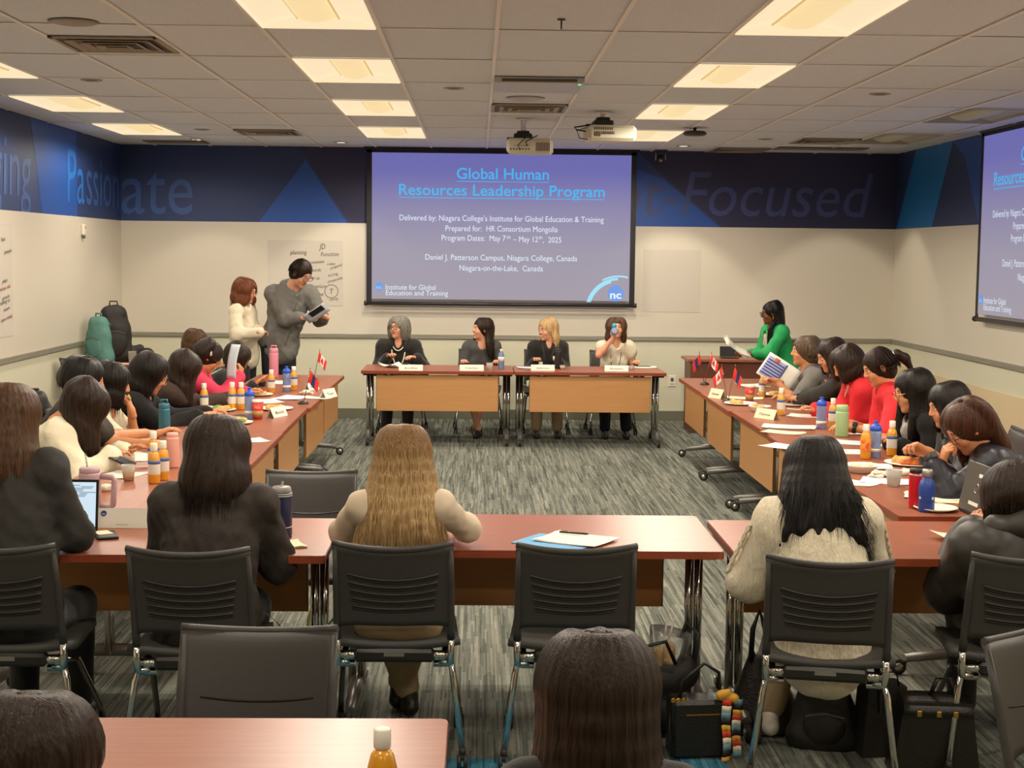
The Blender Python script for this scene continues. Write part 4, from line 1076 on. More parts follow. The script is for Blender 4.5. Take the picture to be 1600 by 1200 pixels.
T_PUF = mat('black_puffer_nylon', '2c2822', .5)
T_TAUP = mat('taupe_cloth', 'a08a68', .85, noise=((14, 14, 14), .4, '94805e'))
T_NVT = mat('dark_navy_cloth', '14161e', .8)
T_BRN = mat('brown_black_cloth', '3a2a20', .85)
PEARL = mat('pearl', 'ece2cc', .25, coat=.5)
DARKF = mat('dark_frame', '221a16', .4); GOLDF = mat('thin_metal_frame', '9a7a4a', .3, 1)
SCARF = mat('grey_scarf', 'a8a49c', .9, noise=((30, 30, 30), .7, '7c7a74'))

P_ = {}
# -- near row, seen from behind
P_['N1'] = person('person at the left edge seen from behind, long brown hair and black jacket', PY(14, 652, 5.60), 4, 12, 0, (-1.72, 5.40, .53), -4, .98, near=True, topvox=.009,
    LH=(-1.95, 5.80, .80), RH=(-1.60, 5.78, .82), RE=(.55, -.3, -1), top=T_BLZ2, bottom=T_BLK, thick=.020, wr=.011, width=1.08,
    hair=dict(m=HBRN, L=.30, az0=48, az1=312, flare=.03, back=.08, r=.028, lj=.3, n=15, strands=1200, sr=.6), kneeo=(0, .0, 0))
P_['N2'] = person('person seen from behind in a dark brown blazer, dark shoulder-length hair', PY(340, 704, 5.55), -3, 14, 0, (-.995, 5.38, .53), 0, .98, near=True, topvox=.009,
    LH=(-1.10, 5.74, .82), RH=(-.84, 5.76, .82), LE=(-.35, -.2, -1), RE=(.35, -.2, -1), top=T_BLZ, bottom=T_BLK, thick=.024, wr=.012, width=1.10, hem=.04,
    hair=dict(m=HDRK, L=.20, az0=52, az1=308, flare=.02, back=.07, r=.034, lj=.3, n=15, strands=1200, sr=.6, cap=1.08))
P_['N3'] = person('person seen from behind with very long straight blonde hair and beige top', PY(629, 712, 5.52), 2, 8, 0, (-.29, 5.47, .52), 0, .92, near=True, topvox=.009,
    LH=(-.42, 5.86, .80), RH=(-.10, 5.88, .81), LE=(-1, -.6, -.5), RE=(1, -.9, -.45), top=T_BGE, bottom=T_TAUP, thick=.008, wr=.007, legs='cross',
    hair=dict(m=HBLD, L=.36, az0=62, az1=298, flare=.075, back=.05, r=.024, n=19, strands=2200, sr=.55, inward=.0, cap=.98))
P_['N4'] = person('person seen from behind with long black hair and chunky cream sweater', PY(1272, 735, 5.55), 2, 16, 2, (1.30, 5.30, .53), 2, .98, near=True, topvox=.009,
    LH=(1.18, 5.68, .82), RH=(1.42, 5.70, .82), LE=(-.5, -.1, -1), RE=(.5, -.1, -1), top=T_KNT, bottom=T_TAUP, thick=.032, wr=.007, width=1.04, topk=.06, bulk=1.12, hem=.10,
    hair=dict(m=HBLK, L=.28, az0=60, az1=300, flare=.09, back=.13, r=.024, n=21, strands=1800, sr=.6, wave=.006, inward=.05, lj=.45), shoe=mat('white_sneaker', 'd8cfc0', .6), kneeo=(.10, .02, 0))
P_['N5'] = person('person at the right edge seen from behind in a black puffer jacket', PY(1584, 778, 5.48), 2, 30, 0, (2.08, 5.36, .53), 0, .98, near=True, topvox=.009,
    LH=(1.95, 5.64, .82), RH=(2.22, 5.7, .82), LE=(-.45, -.3, -1), RE=(.4, -.3, -1), top=T_PUF, bottom=T_BLK, thick=.040, wr=.006, width=1.12, topk=.06, bulk=1.15,
    hair=dict(m=HDRK, L=.06, az0=60, az1=300, r=.03, strands=300, cap=1.05))
# -- foreground heads
P_['F1'] = person('person in the bottom left corner, only dark curly hair showing', PY(50, 1190, 2.55), 0, 10, 0, (-.80, 2.15, .45), 0, .95, near=True, top=T_BLK, thick=.02,
    LH=(-.95, 2.55, .80), RH=(-.62, 2.55, .80), bottom=T_BLK, hair=dict(m=HDRK, L=.12, az0=50, az1=310, cap=1.06, r=.034, n=15, strands=1200, sr=.6, wave=.012))
P_['F2'] = person('person in the foreground seen from behind, long dark brown hair, right of the front table', PY(932, 1084, 2.85), 3, 8, 0, (.22, 2.55, .45), 0, .98, near=True, top=T_BLK, thick=.015,
    LH=(.12, 2.85, .60), RH=(.32, 2.85, .60), bottom=T_BLK, hair=dict(m=HDRK, L=.42, az0=50, az1=310, flare=.05, back=.04, cap=1.07, r=.032, n=17, strands=1800, sr=.6))
# -- head table
P_['H1'] = person('person at the head table with grey bob, black glasses and pearl necklace', PY(622, 512, 15.28), 148, -2, 0, (-.80, 15.52, .50), 178, .96, sk=SKL, top=T_BLK, bottom=T_BLK,
    RH=(-.93, 15.16, .80), LH=(-.62, 15.10, .81), ld=(-.7, -.4, .2), LE=(.5, .3, -1), RE=(-.45, .3, -1), thick=.018, vneck=.10, width=1.1, glasses=dict(m=DARKF, r=.003),
    hair=dict(m=HGRY, L=.13, az0=66, az1=294, r=.028, cap=1.03, inward=-.1, face=1.15), legs='fwd')
P_['H2'] = person('smiling person at the head table with long dark hair and dark grey top', PY(752, 514, 15.32), 118, -2, 0, (.02, 15.55, .50), 178, .94, sk=SKL, top=T_DGR, bottom=T_BLK, skirt=True, smile=True,
    RH=(-.14, 15.14, .76), LH=(.22, 15.14, .76), legs='cross', thick=.008, hair=dict(m=HDRK, L=.30, az0=70, az1=262, flare=.03, back=-.02, r=.026, face=1.15, wave=.008))
P_['H3'] = person('person at the head table with blonde hair, black collared top and white badges', PY(854, 515, 15.32), 128, 8, 4, (.73, 15.55, .50), 180, .94, sk=SKL, top=T_BLK, bottom=T_TAUP, smile=True,
    RH=(.60, 15.16, .78), LH=(.86, 15.16, .78), legs='fwd', thick=.018, vneck=.16, hair=dict(m=HBLD2, L=.20, az0=80, az1=250, flare=.02, r=.026, face=1.15, back=0, wave=.008, extra=[]))
P_['H4'] = person('person in a white puff-sleeve blouse drinking from a blue bottle at the head table', PY(963, 513, 15.32), 180, -8, 0, (1.44, 15.55, .50), 180, .94, sk=SKL, top=T_WHT, bottom=T_NVT,
    RH=(1.405, 15.12, 1.03), rd=(.1, -.1, 1), rn=(-1, -.3, 0), RE=(-.7, -.7, -.9), rpose='grip', LH=(1.66, 15.18, .77), sleeve='puff', puff=.062, thick=.010, vneck=.02,
    hair=dict(m=HBRN, L=.16, az0=55, az1=305, r=.028, wave=.006), legs='fwd', topvox=.010)
# -- standing
P_['S1'] = person('standing person with auburn hair, white blouse and black trousers, facing the man in grey', PY(385, 455, 14.35), -103, 14, 0, (-2.30, 14.5, .86), -105, .95, sk=SKL, top=T_WHT, bottom=T_BLK, legs='stand',
    RH=PY(407, 519, 14.10), LH=PY(404, 514, 14.25), RE=(-.7, -.4, -.9), LE=(-.2, .9, -.8), rd=(.3, .9, 0), thick=.014, wr=.012, hem=.0, hair=dict(m=HAUB, L=.14, az0=50, az1=310, r=.032, cap=1.08, wave=.01, flare=.02), glasses=dict(m=GOLDF))
P_['S2'] = person('tall man in a heather grey hooded jacket reading a paper', PY(471, 427, 14.45), -128, 36, 0, (-1.98, 14.62, .98), -150, 1.05, sk=SKL, top=T_GRY, bottom=T_NVT, legs='stand', male=True, near=True,
    RH=PY(480, 496, 14.30), LH=PY(506, 494, 14.36), RE=(-.35, .2, -1), LE=(.3, .4, -1), rd=(.9, .1, .15), rn=(.1, -.6, .7), ld=(-.6, -.5, .3), rpose='grip', lpose='grip', sleeve='three', thick=.024, wr=.012, hem=.06, width=1.06, bulk=1.1, belly=.95,
    hair=dict(m=HDRK, L=0, cap=1.03, face=1.05), glasses=dict(m=DARKF, r=.0025), neck=tuple(PY(458, 452, 14.58)))
P_['S3'] = person('standing person in a bright green blazer with long black braids and dark glasses', PY(1204, 489, 14.1), 92, 10, 0, (3.02, 14.15, .80), 108, .90, sk=SKB, top=T_GRN, bottom=T_GRN, legs='stand',
    LH=PY(1168, 553, 13.95), RH=PY(1164, 550, 14.2), LE=(.4, -.5, -.9), RE=(.4, .6, -.9), ld=(-1, -.1, .25), rd=(-1, .1, .2), lpose='grip', rpose='grip', sleeve='three', thick=.016, hem=.16, vneck=.18,
    hair=dict(m=HBLK, L=.30, az0=100, az1=260, r=.022, back=.03, flare=.01, face=1.25, wave=.004, cap=.96), glasses=dict(m=DARKF, r=.003))
# -- left row, facing the middle (+x)
FL = -90
P_['L1'] = person('person in black with white piping at the far end of the left row, head bowed', PX(372, 560, -2.02), -88, 42, 0, (-2.42, 12.42, .52), FL, .93, top=T_BLK, bottom=T_BLK,
    RH=(-1.86, 12.20, .775), LH=(-1.84, 12.5, .775), rpose='flat', lpose='flat', hair=dict(m=HDRK, L=.13, az0=45, az1=315, r=.032, cap=1.08), legs='under')
P_['L2b'] = person('person with brown hair half hidden behind the one with the hair clip', PX(309, 535, -2.55), -90, 10, 0, (-2.62, 13.45, .52), FL, .93, top=T_BLK, bottom=T_BLK, hair=dict(m=HBRN, L=.08, az0=60, az1=300, cap=1.05), legs='under')
P_['L2'] = person('person in a pink top with a white hair clip, raising a sheet of paper', PX(328, 558, -2.08), -82, 38, 0, (-2.48, 11.42, .52), FL, .95, top=T_PNK, bottom=T_BLK, thick=.018,
    RH=PX(374, 588, -1.86), LH=(-1.82, 11.6, .78), RE=(.6, -.2, -1), rd=(.2, .3, 1), rn=(.9, -.3, 0), rpose='grip', hair=dict(m=HDRK, L=0.02, cap=1.04, az0=110, az1=250), glasses=dict(m=GOLDF), legs='under')
P_['L3'] = person('person in black with long brown hair and green lanyard, looking down', PX(290, 578, -2.10), -85, 45, 0, (-2.48, 10.62, .52), FL, .97, top=T_BRN, bottom=T_BLK, thick=.02,
    RH=(-1.88, 10.78, .785), LH=(-1.86, 11.0, .785), hair=dict(m=HDRK, L=.26, az0=38, az1=322, r=.032, cap=1.1), legs='under')
P_['L4'] = person('person in black velvet with straight black hair and thin glasses', PX(238, 585, -2.13), -78, 28, 0, (-2.50, 9.68, .52), FL, 1.0, top=T_VEL, bottom=T_BLK, thick=.022,
    RH=(-1.86, 9.72, .79), LH=(-1.84, 10.0, .79), hair=dict(m=HBLK, L=.20, az0=58, az1=302, r=.032, cap=1.08, back=.12), glasses=dict(m=DARKF), legs='under', rpose='flat')
P_['L5'] = person('person in a white top raising food to the mouth, beside the black velvet', PX(178, 598, -2.20), -72, 18, 0, (-2.55, 8.95, .52), FL, .95, top=T_WHT, bottom=T_BLK, thick=.016,
    RH=(-1.92, 8.85, .79), LH=PY(205, 640, 8.92), ld=(-.3, -.1, 1), ln=(1, 0, 0), lpose='pinch', LE=(.2, .3, -1), sleeve='elbow', hair=dict(m=HBLK, L=.16, az0=55, az1=305, r=.03, cap=1.06, fringe=True), legs='under')
P_['L6'] = person('person in a black T-shirt, bare arm reaching across the left table', PX(134, 594, -2.20), -80, 14, 0, (-2.55, 8.25, .52), FL, 1.0, top=T_BLZ, bottom=T_BLK, sleeve='short', thick=.018,
    RH=PZ(226, 676, .80), LH=(-1.85, 8.35, .79), RE=(-.2, -.6, -.9), rpose='relax', hair=dict(m=HBLK, L=.05, az0=60, az1=300, cap=1.1), bulk=1.2, legs='under')
P_['L7'] = person('person in a cream jacket leaning over a phone, black hair hanging down', PX(134, 634, -2.08), -68, 48, 6, (-2.50, 7.68, .52), -84, 1.0, top=T_CRM, bottom=T_BLK, thick=.032, wr=.012, topk=.06, bulk=1.15, near=True,
    RH=PZ(176, 716, .79)+Vector((0, -.05, 0)), LH=PZ(186, 712, .79)+Vector((0, .1, 0)), RE=(-.2, -.7, -.7), hair=dict(m=HDRK, L=.26, az0=30, az1=330, r=.034, cap=1.1, strands=300), legs='under')
# -- right row, facing the middle (-x)
FR = 90
P_['R1'] = person('person with short greying hair and grey shirt holding up a printed booklet', PX(1256, 549, 2.66), 92, 2, 0, (3.05, 11.9, .52), FR, .98, top=T_GRY2, bottom=T_BLK, thick=.018, width=1.08,
    LH=PY(1213, 595, 11.72), RH=PY(1224, 588, 11.92), LE=(.3, -.5, -.9), ld=(-1, .1, .3), sleeve='elbow', lpose='grip', rpose='grip', hair=dict(m=HGB, L=.03, az0=95, az1=265, cap=1.04), legs='under')
P_['R2'] = person('person in a black blazer over pink with a black wristwatch', PX(1297, 556, 2.68), 95, 22, 0, (3.06, 11.1, .52), FR, .97, top=T_BLZ2, bottom=T_BLK, thick=.022,
    LH=PZ(1246, 622, .80), RH=(2.44, 11.32, .80), LE=(.3, -.6, -.8), hair=dict(m=HDRK, L=.14, az0=60, az1=300, r=.028), legs='under', sleeve='three')
P_['R3'] = person('person in a red jacket with striped collar and dark bob hiding the face', PX(1322, 570, 2.66), 100, 34, 0, (3.06, 10.35, .52), FR, .98, top=T_RED, bottom=T_BLK, thick=.022,
    LH=PZ(1292, 640, .79), RH=(2.45, 10.5, .79), hair=dict(m=HDRK, L=.10, az0=40, az1=320, r=.034, cap=1.1), legs='under')
P_['R4'] = person('person in red with a ponytail and white hair tie, looking down', PX(1372, 574, 2.66), 92, 24, 0, (3.06, 9.62, .52), FR, 1.0, top=T_RED, bottom=T_BLK, thick=.018, sleeve='elbow',
    LH=PZ(1328, 668, .79), RH=(2.5, 9.65, .79), LE=(.3, -.6, -.8), hair=dict(m=HDRK, L=0, cap=1.02, extra=[([(0, -.10, .03), (0, -.15, .03), (0, -.19, -.02), (0, -.20, -.10)], [.022, .032, .034, .015])]), legs='under')
P_['R5'] = person('person with long black hair, glasses and grey scarf over black', PX(1424, 612, 2.62), 92, 16, 0, (3.06, 8.78, .52), FR, 1.0, top=T_VEL, bottom=T_BLK, thick=.022,
    LH=(2.5, 8.5, .79), RH=(2.5, 8.7, .79), hair=dict(m=HBLK, L=.32, az0=62, az1=284, r=.030, cap=1.06, back=-.02), glasses=dict(m=GOLDF), legs='under')
P_['R6'] = person('person in black, head just behind the one eating with brown hair', PX(1478, 634, 2.66), 92, 18, 0, (3.08, 8.15, .52), FR, .97, top=T_BLK, bottom=T_BLK, thick=.018,
    LH=(2.5, 7.98, .79), RH=(2.5, 8.15, .79), hair=dict(m=HBLK, L=.16, az0=60, az1=300, r=.032, cap=1.06), legs='under')
P_['R7'] = person('person with wavy brown hair and glasses leaning low to eat, navy jacket', PX(1510, 669, 2.40), 96, 38, 0, (3.02, 7.15, .54), FR, 1.0, top=T_NVY, bottom=T_BLK, thick=.026, near=True, topvox=.009,
    LH=PX(1450, 706, 2.22), RH=PX(1482, 728, 2.28)+Vector((0, .10, 0)), LE=(.4, -.5, -.9), RE=(.3, .4, -1), ld=(-.9, .1, .5), ln=(0, .3, 1), rd=(.2, -.2, 1), rn=(-1, 0, 0), lpose='pinch', rpose='grip', sleeve='three',
    hair=dict(m=HRED, L=.26, az0=45, az1=218, r=.030, cap=1.04, back=.14, wave=.012, strands=500), glasses=dict(m=DARKF), legs='under')

# ---- accessories (children of the people)
def pt(p, f, l, u):      # point in the chest frame: forward, to the sitter's right, up from the neck base
    return p['N']+p['fw']*f*p['s']+p['lat']*l*p['s']+p['su']*u*p['s']
h = P_['H1']; nstrap(h, .007, .22, 'pearl_necklace', PEARL, front=.165, wide=.085); nstrap(h, .005, .05, 'pearl_necklace', PEARL, front=.11)
h = P_['H4']; nstrap(h, .0035, .30, 'lanyard', T_BLK, front=.165)
h = P_['H3']
for l, u in ((.10, -.16), (-.09, -.09)): acc(h, 'name_badge', MB().box(pt(h, .172 if l > 0 else .165, l, u), (.075, .02, .032), bev=.002), WHITEC)
mb = MB()
for sgn in (-1, 1): mb.tube([pt(h, -.04, sgn*.03, .05), pt(h, .07, sgn*.07, .03), pt(h, .16, sgn*.035, -.10), pt(h, .175, 0, -.17)], [.010, .014, .012, .006], 8, flat=.4)
acc(h, 'collar', mb, T_BLK)
h = P_['S2']                                        # hood, zip, shirt collar
Hd = Sdf(.008, .03); Hd.chain([pt(h, .02, -.10, .02), pt(h, -.07, -.07, .03), pt(h, -.10, 0, .03), pt(h, -.07, .07, .03), pt(h, .02, .10, .02), pt(h, .09, .05, -.05)], [.03, .04, .05, .04, .03, .02])
Geo().add(*Hd.mesh(disp=lambda X, Y, Z: .004*noise3(X, Y, Z, 30, 1))).build('hood', T_GRY, h['root'])
acc(h, 'shirt_collar', MB().tube([pt(h, .0, -.07, .05), pt(h, .07, -.045, .02), pt(h, .10, .0, -.03), pt(h, .07, .045, .02), pt(h, .0, .07, .05)], .014, 8, flat=.5), mat('pale_blue_shirt', 'b4b8c0', .8))
acc(h, 'zip', MB().tube([pt(h, .15, .0, -.10), pt(h, .172, .0, -.25), pt(h, .172, 0, -.42), pt(h, .16, 0, -.52)], .004, 5), GREYN)
h = P_['S3']
nstrap(h, .003, .22, 'necklace', GOLD)
Sh = MB().sheet(lambda u, v: pt(h, .135+.04*math.sin(v*2.2), (u-.5)*.10*(1-.3*v), -.02-.28*v), 6, 6, .004)
acc(h, 'striped_blouse', Sh, mat('striped_blouse_cloth', 'd8cbb4', .8, noise=((90, 4, 4), .9, '5a3a2c')))
mb = MB()
for sgn in (-1, 1): mb.tube([pt(h, -.03, sgn*.06, .06), pt(h, .11, sgn*.075, -.01), pt(h, .168, sgn*.06, -.15), pt(h, .175, sgn*.015, -.30)], [.010, .022, .026, .008], 8, flat=.4)
acc(h, 'lapel', mb, T_GRN)
mb = MB(); Mh = h['Mh']
for x in (-1, 1): mb.tube([Mh@Vector((x*.08, -.005, -.035)), Mh@Vector((x*.083, -.0, -.07))], .006, 6)
acc(h, 'earring', mb, GOLD)
rr = random.Random(5); mb = MB()
for q in range(16):                                # braids over the shoulders and back
    a = math.radians(110+140*q/10) if q < 11 else math.radians(-78-6*(q-11))
    p0 = Mh@Vector((math.sin(a)*.085, math.cos(a)*.095-.012, -.02-.05*(q > 10))); out = (p0-h['H']); out.z = 0; out.normalize(); pts = []
    for k in range(12): pts.append(p0+Vector((0, 0, -.034*k))+out*(.02+.012*math.sin(k*1.1+q)*.4)+h['fb']*(.05*(q > 10)*min(1, k/3)))
    mb.tube(pts, [.008+.002*(k % 2) for k in range(12)], 6)
acc(h, 'braid', mb, HBLK)
h = P_['L3']; nstrap(h, .005, .34, 'lanyard', mat('green_lanyard', '5cc870', .6), front=.16)
h = P_['L2']; Mh = h['Mh']; mb = MB()
mb.tube([Mh@Vector((.075, -.045, .07)), Mh@Vector((.088, -.02, .045)), Mh@Vector((.09, .0, .02))], .009, 6); mb.tube([Mh@Vector((.08, -.03, .04)), Mh@Vector((.094, -.035, .06))], .008, 6)
acc(h, 'hair_clip', mb, PEARL)
h = P_['L1']; acc(h, 'white_piping', MB().tube([pt(h, .10, .05, .03), pt(h, .03, .10, .045), pt(h, -.06, .12, .0), pt(h, -.10, .14, -.1)], .007, 6), WHITEC)
h = P_['R2']
acc(h, 'pink_shirt', MB().sheet(lambda u, v: pt(h, .10+.05*v, (u-.5)*.09, .02-.32*v), 6, 6, .004), T_PNK)
def watch(p, i, m, k=.10):
    S_, E_, W, sg = p['arms'][i]; d = (W-E_).normalized(); c = W-d*.03; mb = MB(); R = d.to_track_quat('Z', 'X').to_matrix()
    mb.lathe([(.033, -.013), (.035, 0), (.033, .013)], c=c, n=16, R=R)
    n = Vector((0, -.5, .8)); n = (n-d*n.dot(d)).normalized(); mb.box(c+n*.036, (.034, .034, .012), frame((0, 0, 0), d, n.cross(d)).to_3x3(), bev=.004, mi=0)
    acc(p, 'wristwatch', mb, m)
watch(P_['R2'], 0, PLAST); watch(P_['R4'], 0, PLAST); watch(P_['R7'], 0, GREYN)
h = P_['R3']; mb = MB()
mb.tube([pt(h, -.05, -.06, .06), pt(h, .06, -.065, .03), pt(h, .12, -.02, -.03)], .016, 8, flat=.4); acc(h, 'striped_collar', mb, mat('collar_rib', 'e8dcc0', .8, noise=((200, 3, 200), .9, 'c82030')))
h = P_['R4']; Mh = h['Mh']; acc(h, 'hair_tie', MB().lathe([(.020, -.012), (.028, 0), (.020, .012)], c=Mh@Vector((0, -.125, .035)), n=12, R=h['Rh']@RX(PI/2)), PEARL)
h = P_['R5']
Sc = Sdf(.009, .03); Sc.chain([pt(h, .03, -.08, .03), pt(h, -.06, -.04, .06), pt(h, -.07, .05, .06), pt(h, .05, .08, .03), pt(h, .10, .0, -.02), pt(h, .05, -.08, .03)], [.035]*6); Sc.chain([pt(h, .11, -.01, -.02), pt(h, .16, -.02, -.14)], [.045, .03])
Geo().add(*Sc.mesh(disp=lambda X, Y, Z: .005*noise3(X, Y, Z, 40, 2))).build('scarf', SCARF, h['root'])
h = P_['N5']
Sc = Sdf(.010, .03); Sc.chain([pt(h, .08, -.09, .03), pt(h, -.04, -.10, .04), pt(h, -.10, 0, .05), pt(h, -.04, .10, .04), pt(h, .08, .09, .03)], [.04, .045, .05, .045, .04])
Geo().add(*Sc.mesh(disp=lambda X, Y, Z: .004*noise3(X, Y, Z, 35, 2))).build('jacket_collar', T_PUF, h['root'])
h = P_['N4']                                       # ribbed cable detail along the sleeves
for i in (0, 1):
    S_, E_, W, sg = h['arms'][i]; d = (E_-S_).normalized(); o = (h['lat']*sg-UP*.1); o = (o-d*o.dot(d)).normalized(); mb = MB()
    for ph in (0, PI): mb.tube([S_.lerp(E_, q/18)+o*.098+d.cross(o)*.010*math.sin(q*1.25+ph) for q in range(2, 19)], .0065, 6)
    acc(h, 'cable_stitch', mb, T_KNT)

# chairs under everyone else
for i, (nm, rz, lab) in enumerate((('H1', PI, 'grey bob and pearls'), ('H2', PI, 'smiling person in dark grey'), ('H3', PI, 'blonde person with badges'), ('H4', PI, 'person drinking from the blue bottle'))):
    c = P_[nm]['off']; chair(c.x, c.y-.04, rz, 'dark chair at the head table under the '+lab, 'chairs at the head table')
for nm, lab in (('L1', 'piped black top'), ('L2b', 'half-hidden brown hair'), ('L2', 'pink top'), ('L3', 'green lanyard'), ('L4', 'black velvet'), ('L5', 'white top'), ('L6', 'black T-shirt'), ('L7', 'cream jacket')):
    c = P_[nm]['off']; chair(c.x+.03, c.y, -PI/2, 'dark chair in the left row under the person with the '+lab, 'chairs of the left row')
for nm, lab in (('R1', 'short greying hair'), ('R2', 'black blazer'), ('R3', 'red jacket and bob'), ('R4', 'ponytail'), ('R5', 'grey scarf'), ('R6', 'black top behind the wavy hair'), ('R7', 'wavy brown hair')):
    c = P_[nm]['off']; chair(c.x-.03, c.y, PI/2, 'dark right-row chair under the person with the '+lab, 'chairs of the right row')
chair(.22, 2.5, 0, 'dark chair under the person with long hair in front')
chair(-.80, 2.1, 0, 'dark chair under the person in the bottom left corner')

# ============================================================ things on the tables
Z0 = TH+.0005
def on(u, v): p = PZ(u, v, Z0); return p
def juice(u, v, lab, juice_m=None, lm=None, h=.20, group='small juice bottles', lblue=True):
    juice_m = juice_m or ORANGEJ; p = on(u, v); t = thing('juice_bottle', lab, 'bottle', p, random.uniform(0, 6), group); k = h/.2
    MB().lathe([(.001, .0), (.028, .001), (.030, .006), (.030, .115), (.028, .13)] and [(r, z*k) for r, z in [(.027, .001), (.030, .006), (.030, .12), (.024, .145), (.014, .160)]], n=18).build('juice', juice_m, t)
    MB().lathe([(r, z*k) for r, z in [(.0304, .045), (.0308, .047), (.0308, .112), (.0304, .114)]], n=18).build('label_sleeve', lm or LABELW, t)
    if lblue: MB().lathe([(r, z*k) for r, z in [(.0311, .098), (.0311, .115)]], n=18).build('label_band', LABELB, t)
    MB().lathe([(r, z*k) for r, z in [(.0145, .158), (.0165, .160), (.018, .165), (.018, .198), (.016, .2), (.001, .2)]], n=16).build('cap', WHITEC, t)
    return t
def sport(u, v, lab, h=.215, group='blue sports water bottles'):
    p = on(u, v); t = thing('sports_bottle', lab, 'bottle', p, 0, group); k = h/.215
    MB().lathe([(r, z*k) for r, z in [(.030, .001), (.034, .006), (.034, .06), (.031, .075), (.034, .09), (.034, .145), (.030, .16)]], n=20).build('body', CLEARB, t)
    MB().lathe([(r, z*k) for r, z in [(.0345, .035), (.0345, .055)]], n=20).build('print_band', LABELW, t)
    MB().lathe([(r, z*k) for r, z in [(.033, .158), (.035, .162), (.035, .178), (.020, .192), (.012, .195), (.012, .208), (.014, .215), (.001, .215)]], n=18).build('cap', BLUEC, t)
def flask(u, v, lab, m, h, r, lid=None, loop=False, group=None, liph=.16, name='drinking_flask', lidm=None):
    p = on(u, v); t = thing(name, lab, 'bottle', p, 0, group)
    MB().lathe([(r*.95, .001), (r, .006), (r, h*(1-liph)-.01), (r*.96, h*(1-liph))], n=22).build('body', m, t)
    MB().lathe([(r*.90, h*(1-liph)), (r*.93, h*(1-liph)+.003), (r*.93, h-.006), (r*.8, h), (.001, h)], n=22).build('lid', lidm or m, t)
    if loop: MB().tube([(-r*.6, 0, h), (-r*.5, 0, h+.022), (r*.5, 0, h+.022), (r*.6, 0, h)], .006, 6).build('carry_loop', lidm or m, t)
    return t
def papercup(u, v, lab, group='red paper coffee cups', h=.13):
    p = on(u, v); t = thing('coffee_cup', lab, 'cup', p, -PI/2, group)
    MB().lathe([(.029, .001), (.0395, h-.008)], n=22).build('cup_wall', CUPRED, t)
    MB().lathe([(.0305, .018), (.0352, .06)], c=(0, 0, 0), n=22).build('sleeve', KRAFT, t)
    MB().lathe([(.0415, h-.012), (.042, h-.006), (.039, h), (.036, h+.006), (.001, h+.006)], n=22).build('lid', WHITEC, t)
    T = frame((.039, 0, h*.66), (0, 1, 0), (0, 0, 1)); text_mesh('Tim', .035, WHITEC, 'lettering', t, T, height=.018, shear=.3)
def plastic_cup(u, v, lab, fill=None, h=.085, r=.035, group='small clear plastic cups'):
    p = on(u, v); t = thing('plastic_cup', lab, 'cup', p, 0, group)
    MB().lathe([(.001, .002), (r*.72, .002), (r, h), (r*.96, h), (r*.70, .006), (.001, .006)], n=20).build('cup_wall', CUP, t)
    if fill: MB().lathe([(r*.70, .007), (r*.84, h*.5), (.001, h*.5)], n=18).build('drink', fill, t)
def paper(u, v, w, l, rz, lab, m=None, n=1, group=None, name='paper_sheet', cat='paper', curl=.004, dz=0):
    p = on(u, v); p.z += dz; t = thing(name, lab, cat, p, rz, group)
    for i in range(n):
        a = random.uniform(-.12, .12) if n > 1 else 0; R = RZ(a); z = .001+.0022*i; o = Vector((random.uniform(-.01, .01), random.uniform(-.01, .01), 0)) if n > 1 else Vector()
        MB().sheet(lambda uu, vv: R@Vector(((uu-.5)*w, (vv-.5)*l, z+curl*(abs(2*uu-1)**2)*abs(2*vv-1)**2))+o, 5, 5, .0008, smooth=False).build('sheet', m or PAPER, t)
    return t
def card(u, v, w, h, rz, lab, txt=None, logo=False, group='folded name cards', m=None):
    p = on(u, v); t = thing('name_card', lab, 'card', p, rz, group); d = h*.45
    MB().prism([(-d, 0), (d, 0), (d-.0015, .002), (0, h), (-d+.0015, .002)][:0] or [(-d, 0), (-d+.002, 0), (0, h-.004), (d-.002, 0), (d, 0), (0, h)], w, T=frame((-w/2, 0, .0005), (0, 1, 0), (0, 0, 1))).build('folded_card', m or PAPER, t)
    al = math.atan2(h, d); up = Vector((0, math.cos(al), math.sin(al))); nrm = Vector((0, -math.sin(al), math.cos(al))); base = Vector((0, -d, 0))+nrm*.0012
    if txt: text_mesh(txt, w*.55 if not logo else w*.22, INK, 'lettering', t, frame(base+up*(h*(.5 if not logo else .2)), (1, 0, 0), up), height=h*(.28 if not logo else .06))
    if logo:
        MB().lathe([(h*.16, 0), (h*.16, .001)], c=base+up*h*.80+Vector((-w*.38, 0, 0)), n=20, R=frame((0, 0, 0), (1, 0, 0), up).to_3x3()).build('logo_disc', INKB, t)
        text_mesh('nc', h*.18, PAPER, 'lettering', t, frame(base+up*h*.78+Vector((-w*.38, 0, 0))+nrm*.001, (1, 0, 0), up), height=h*.12)
    return t
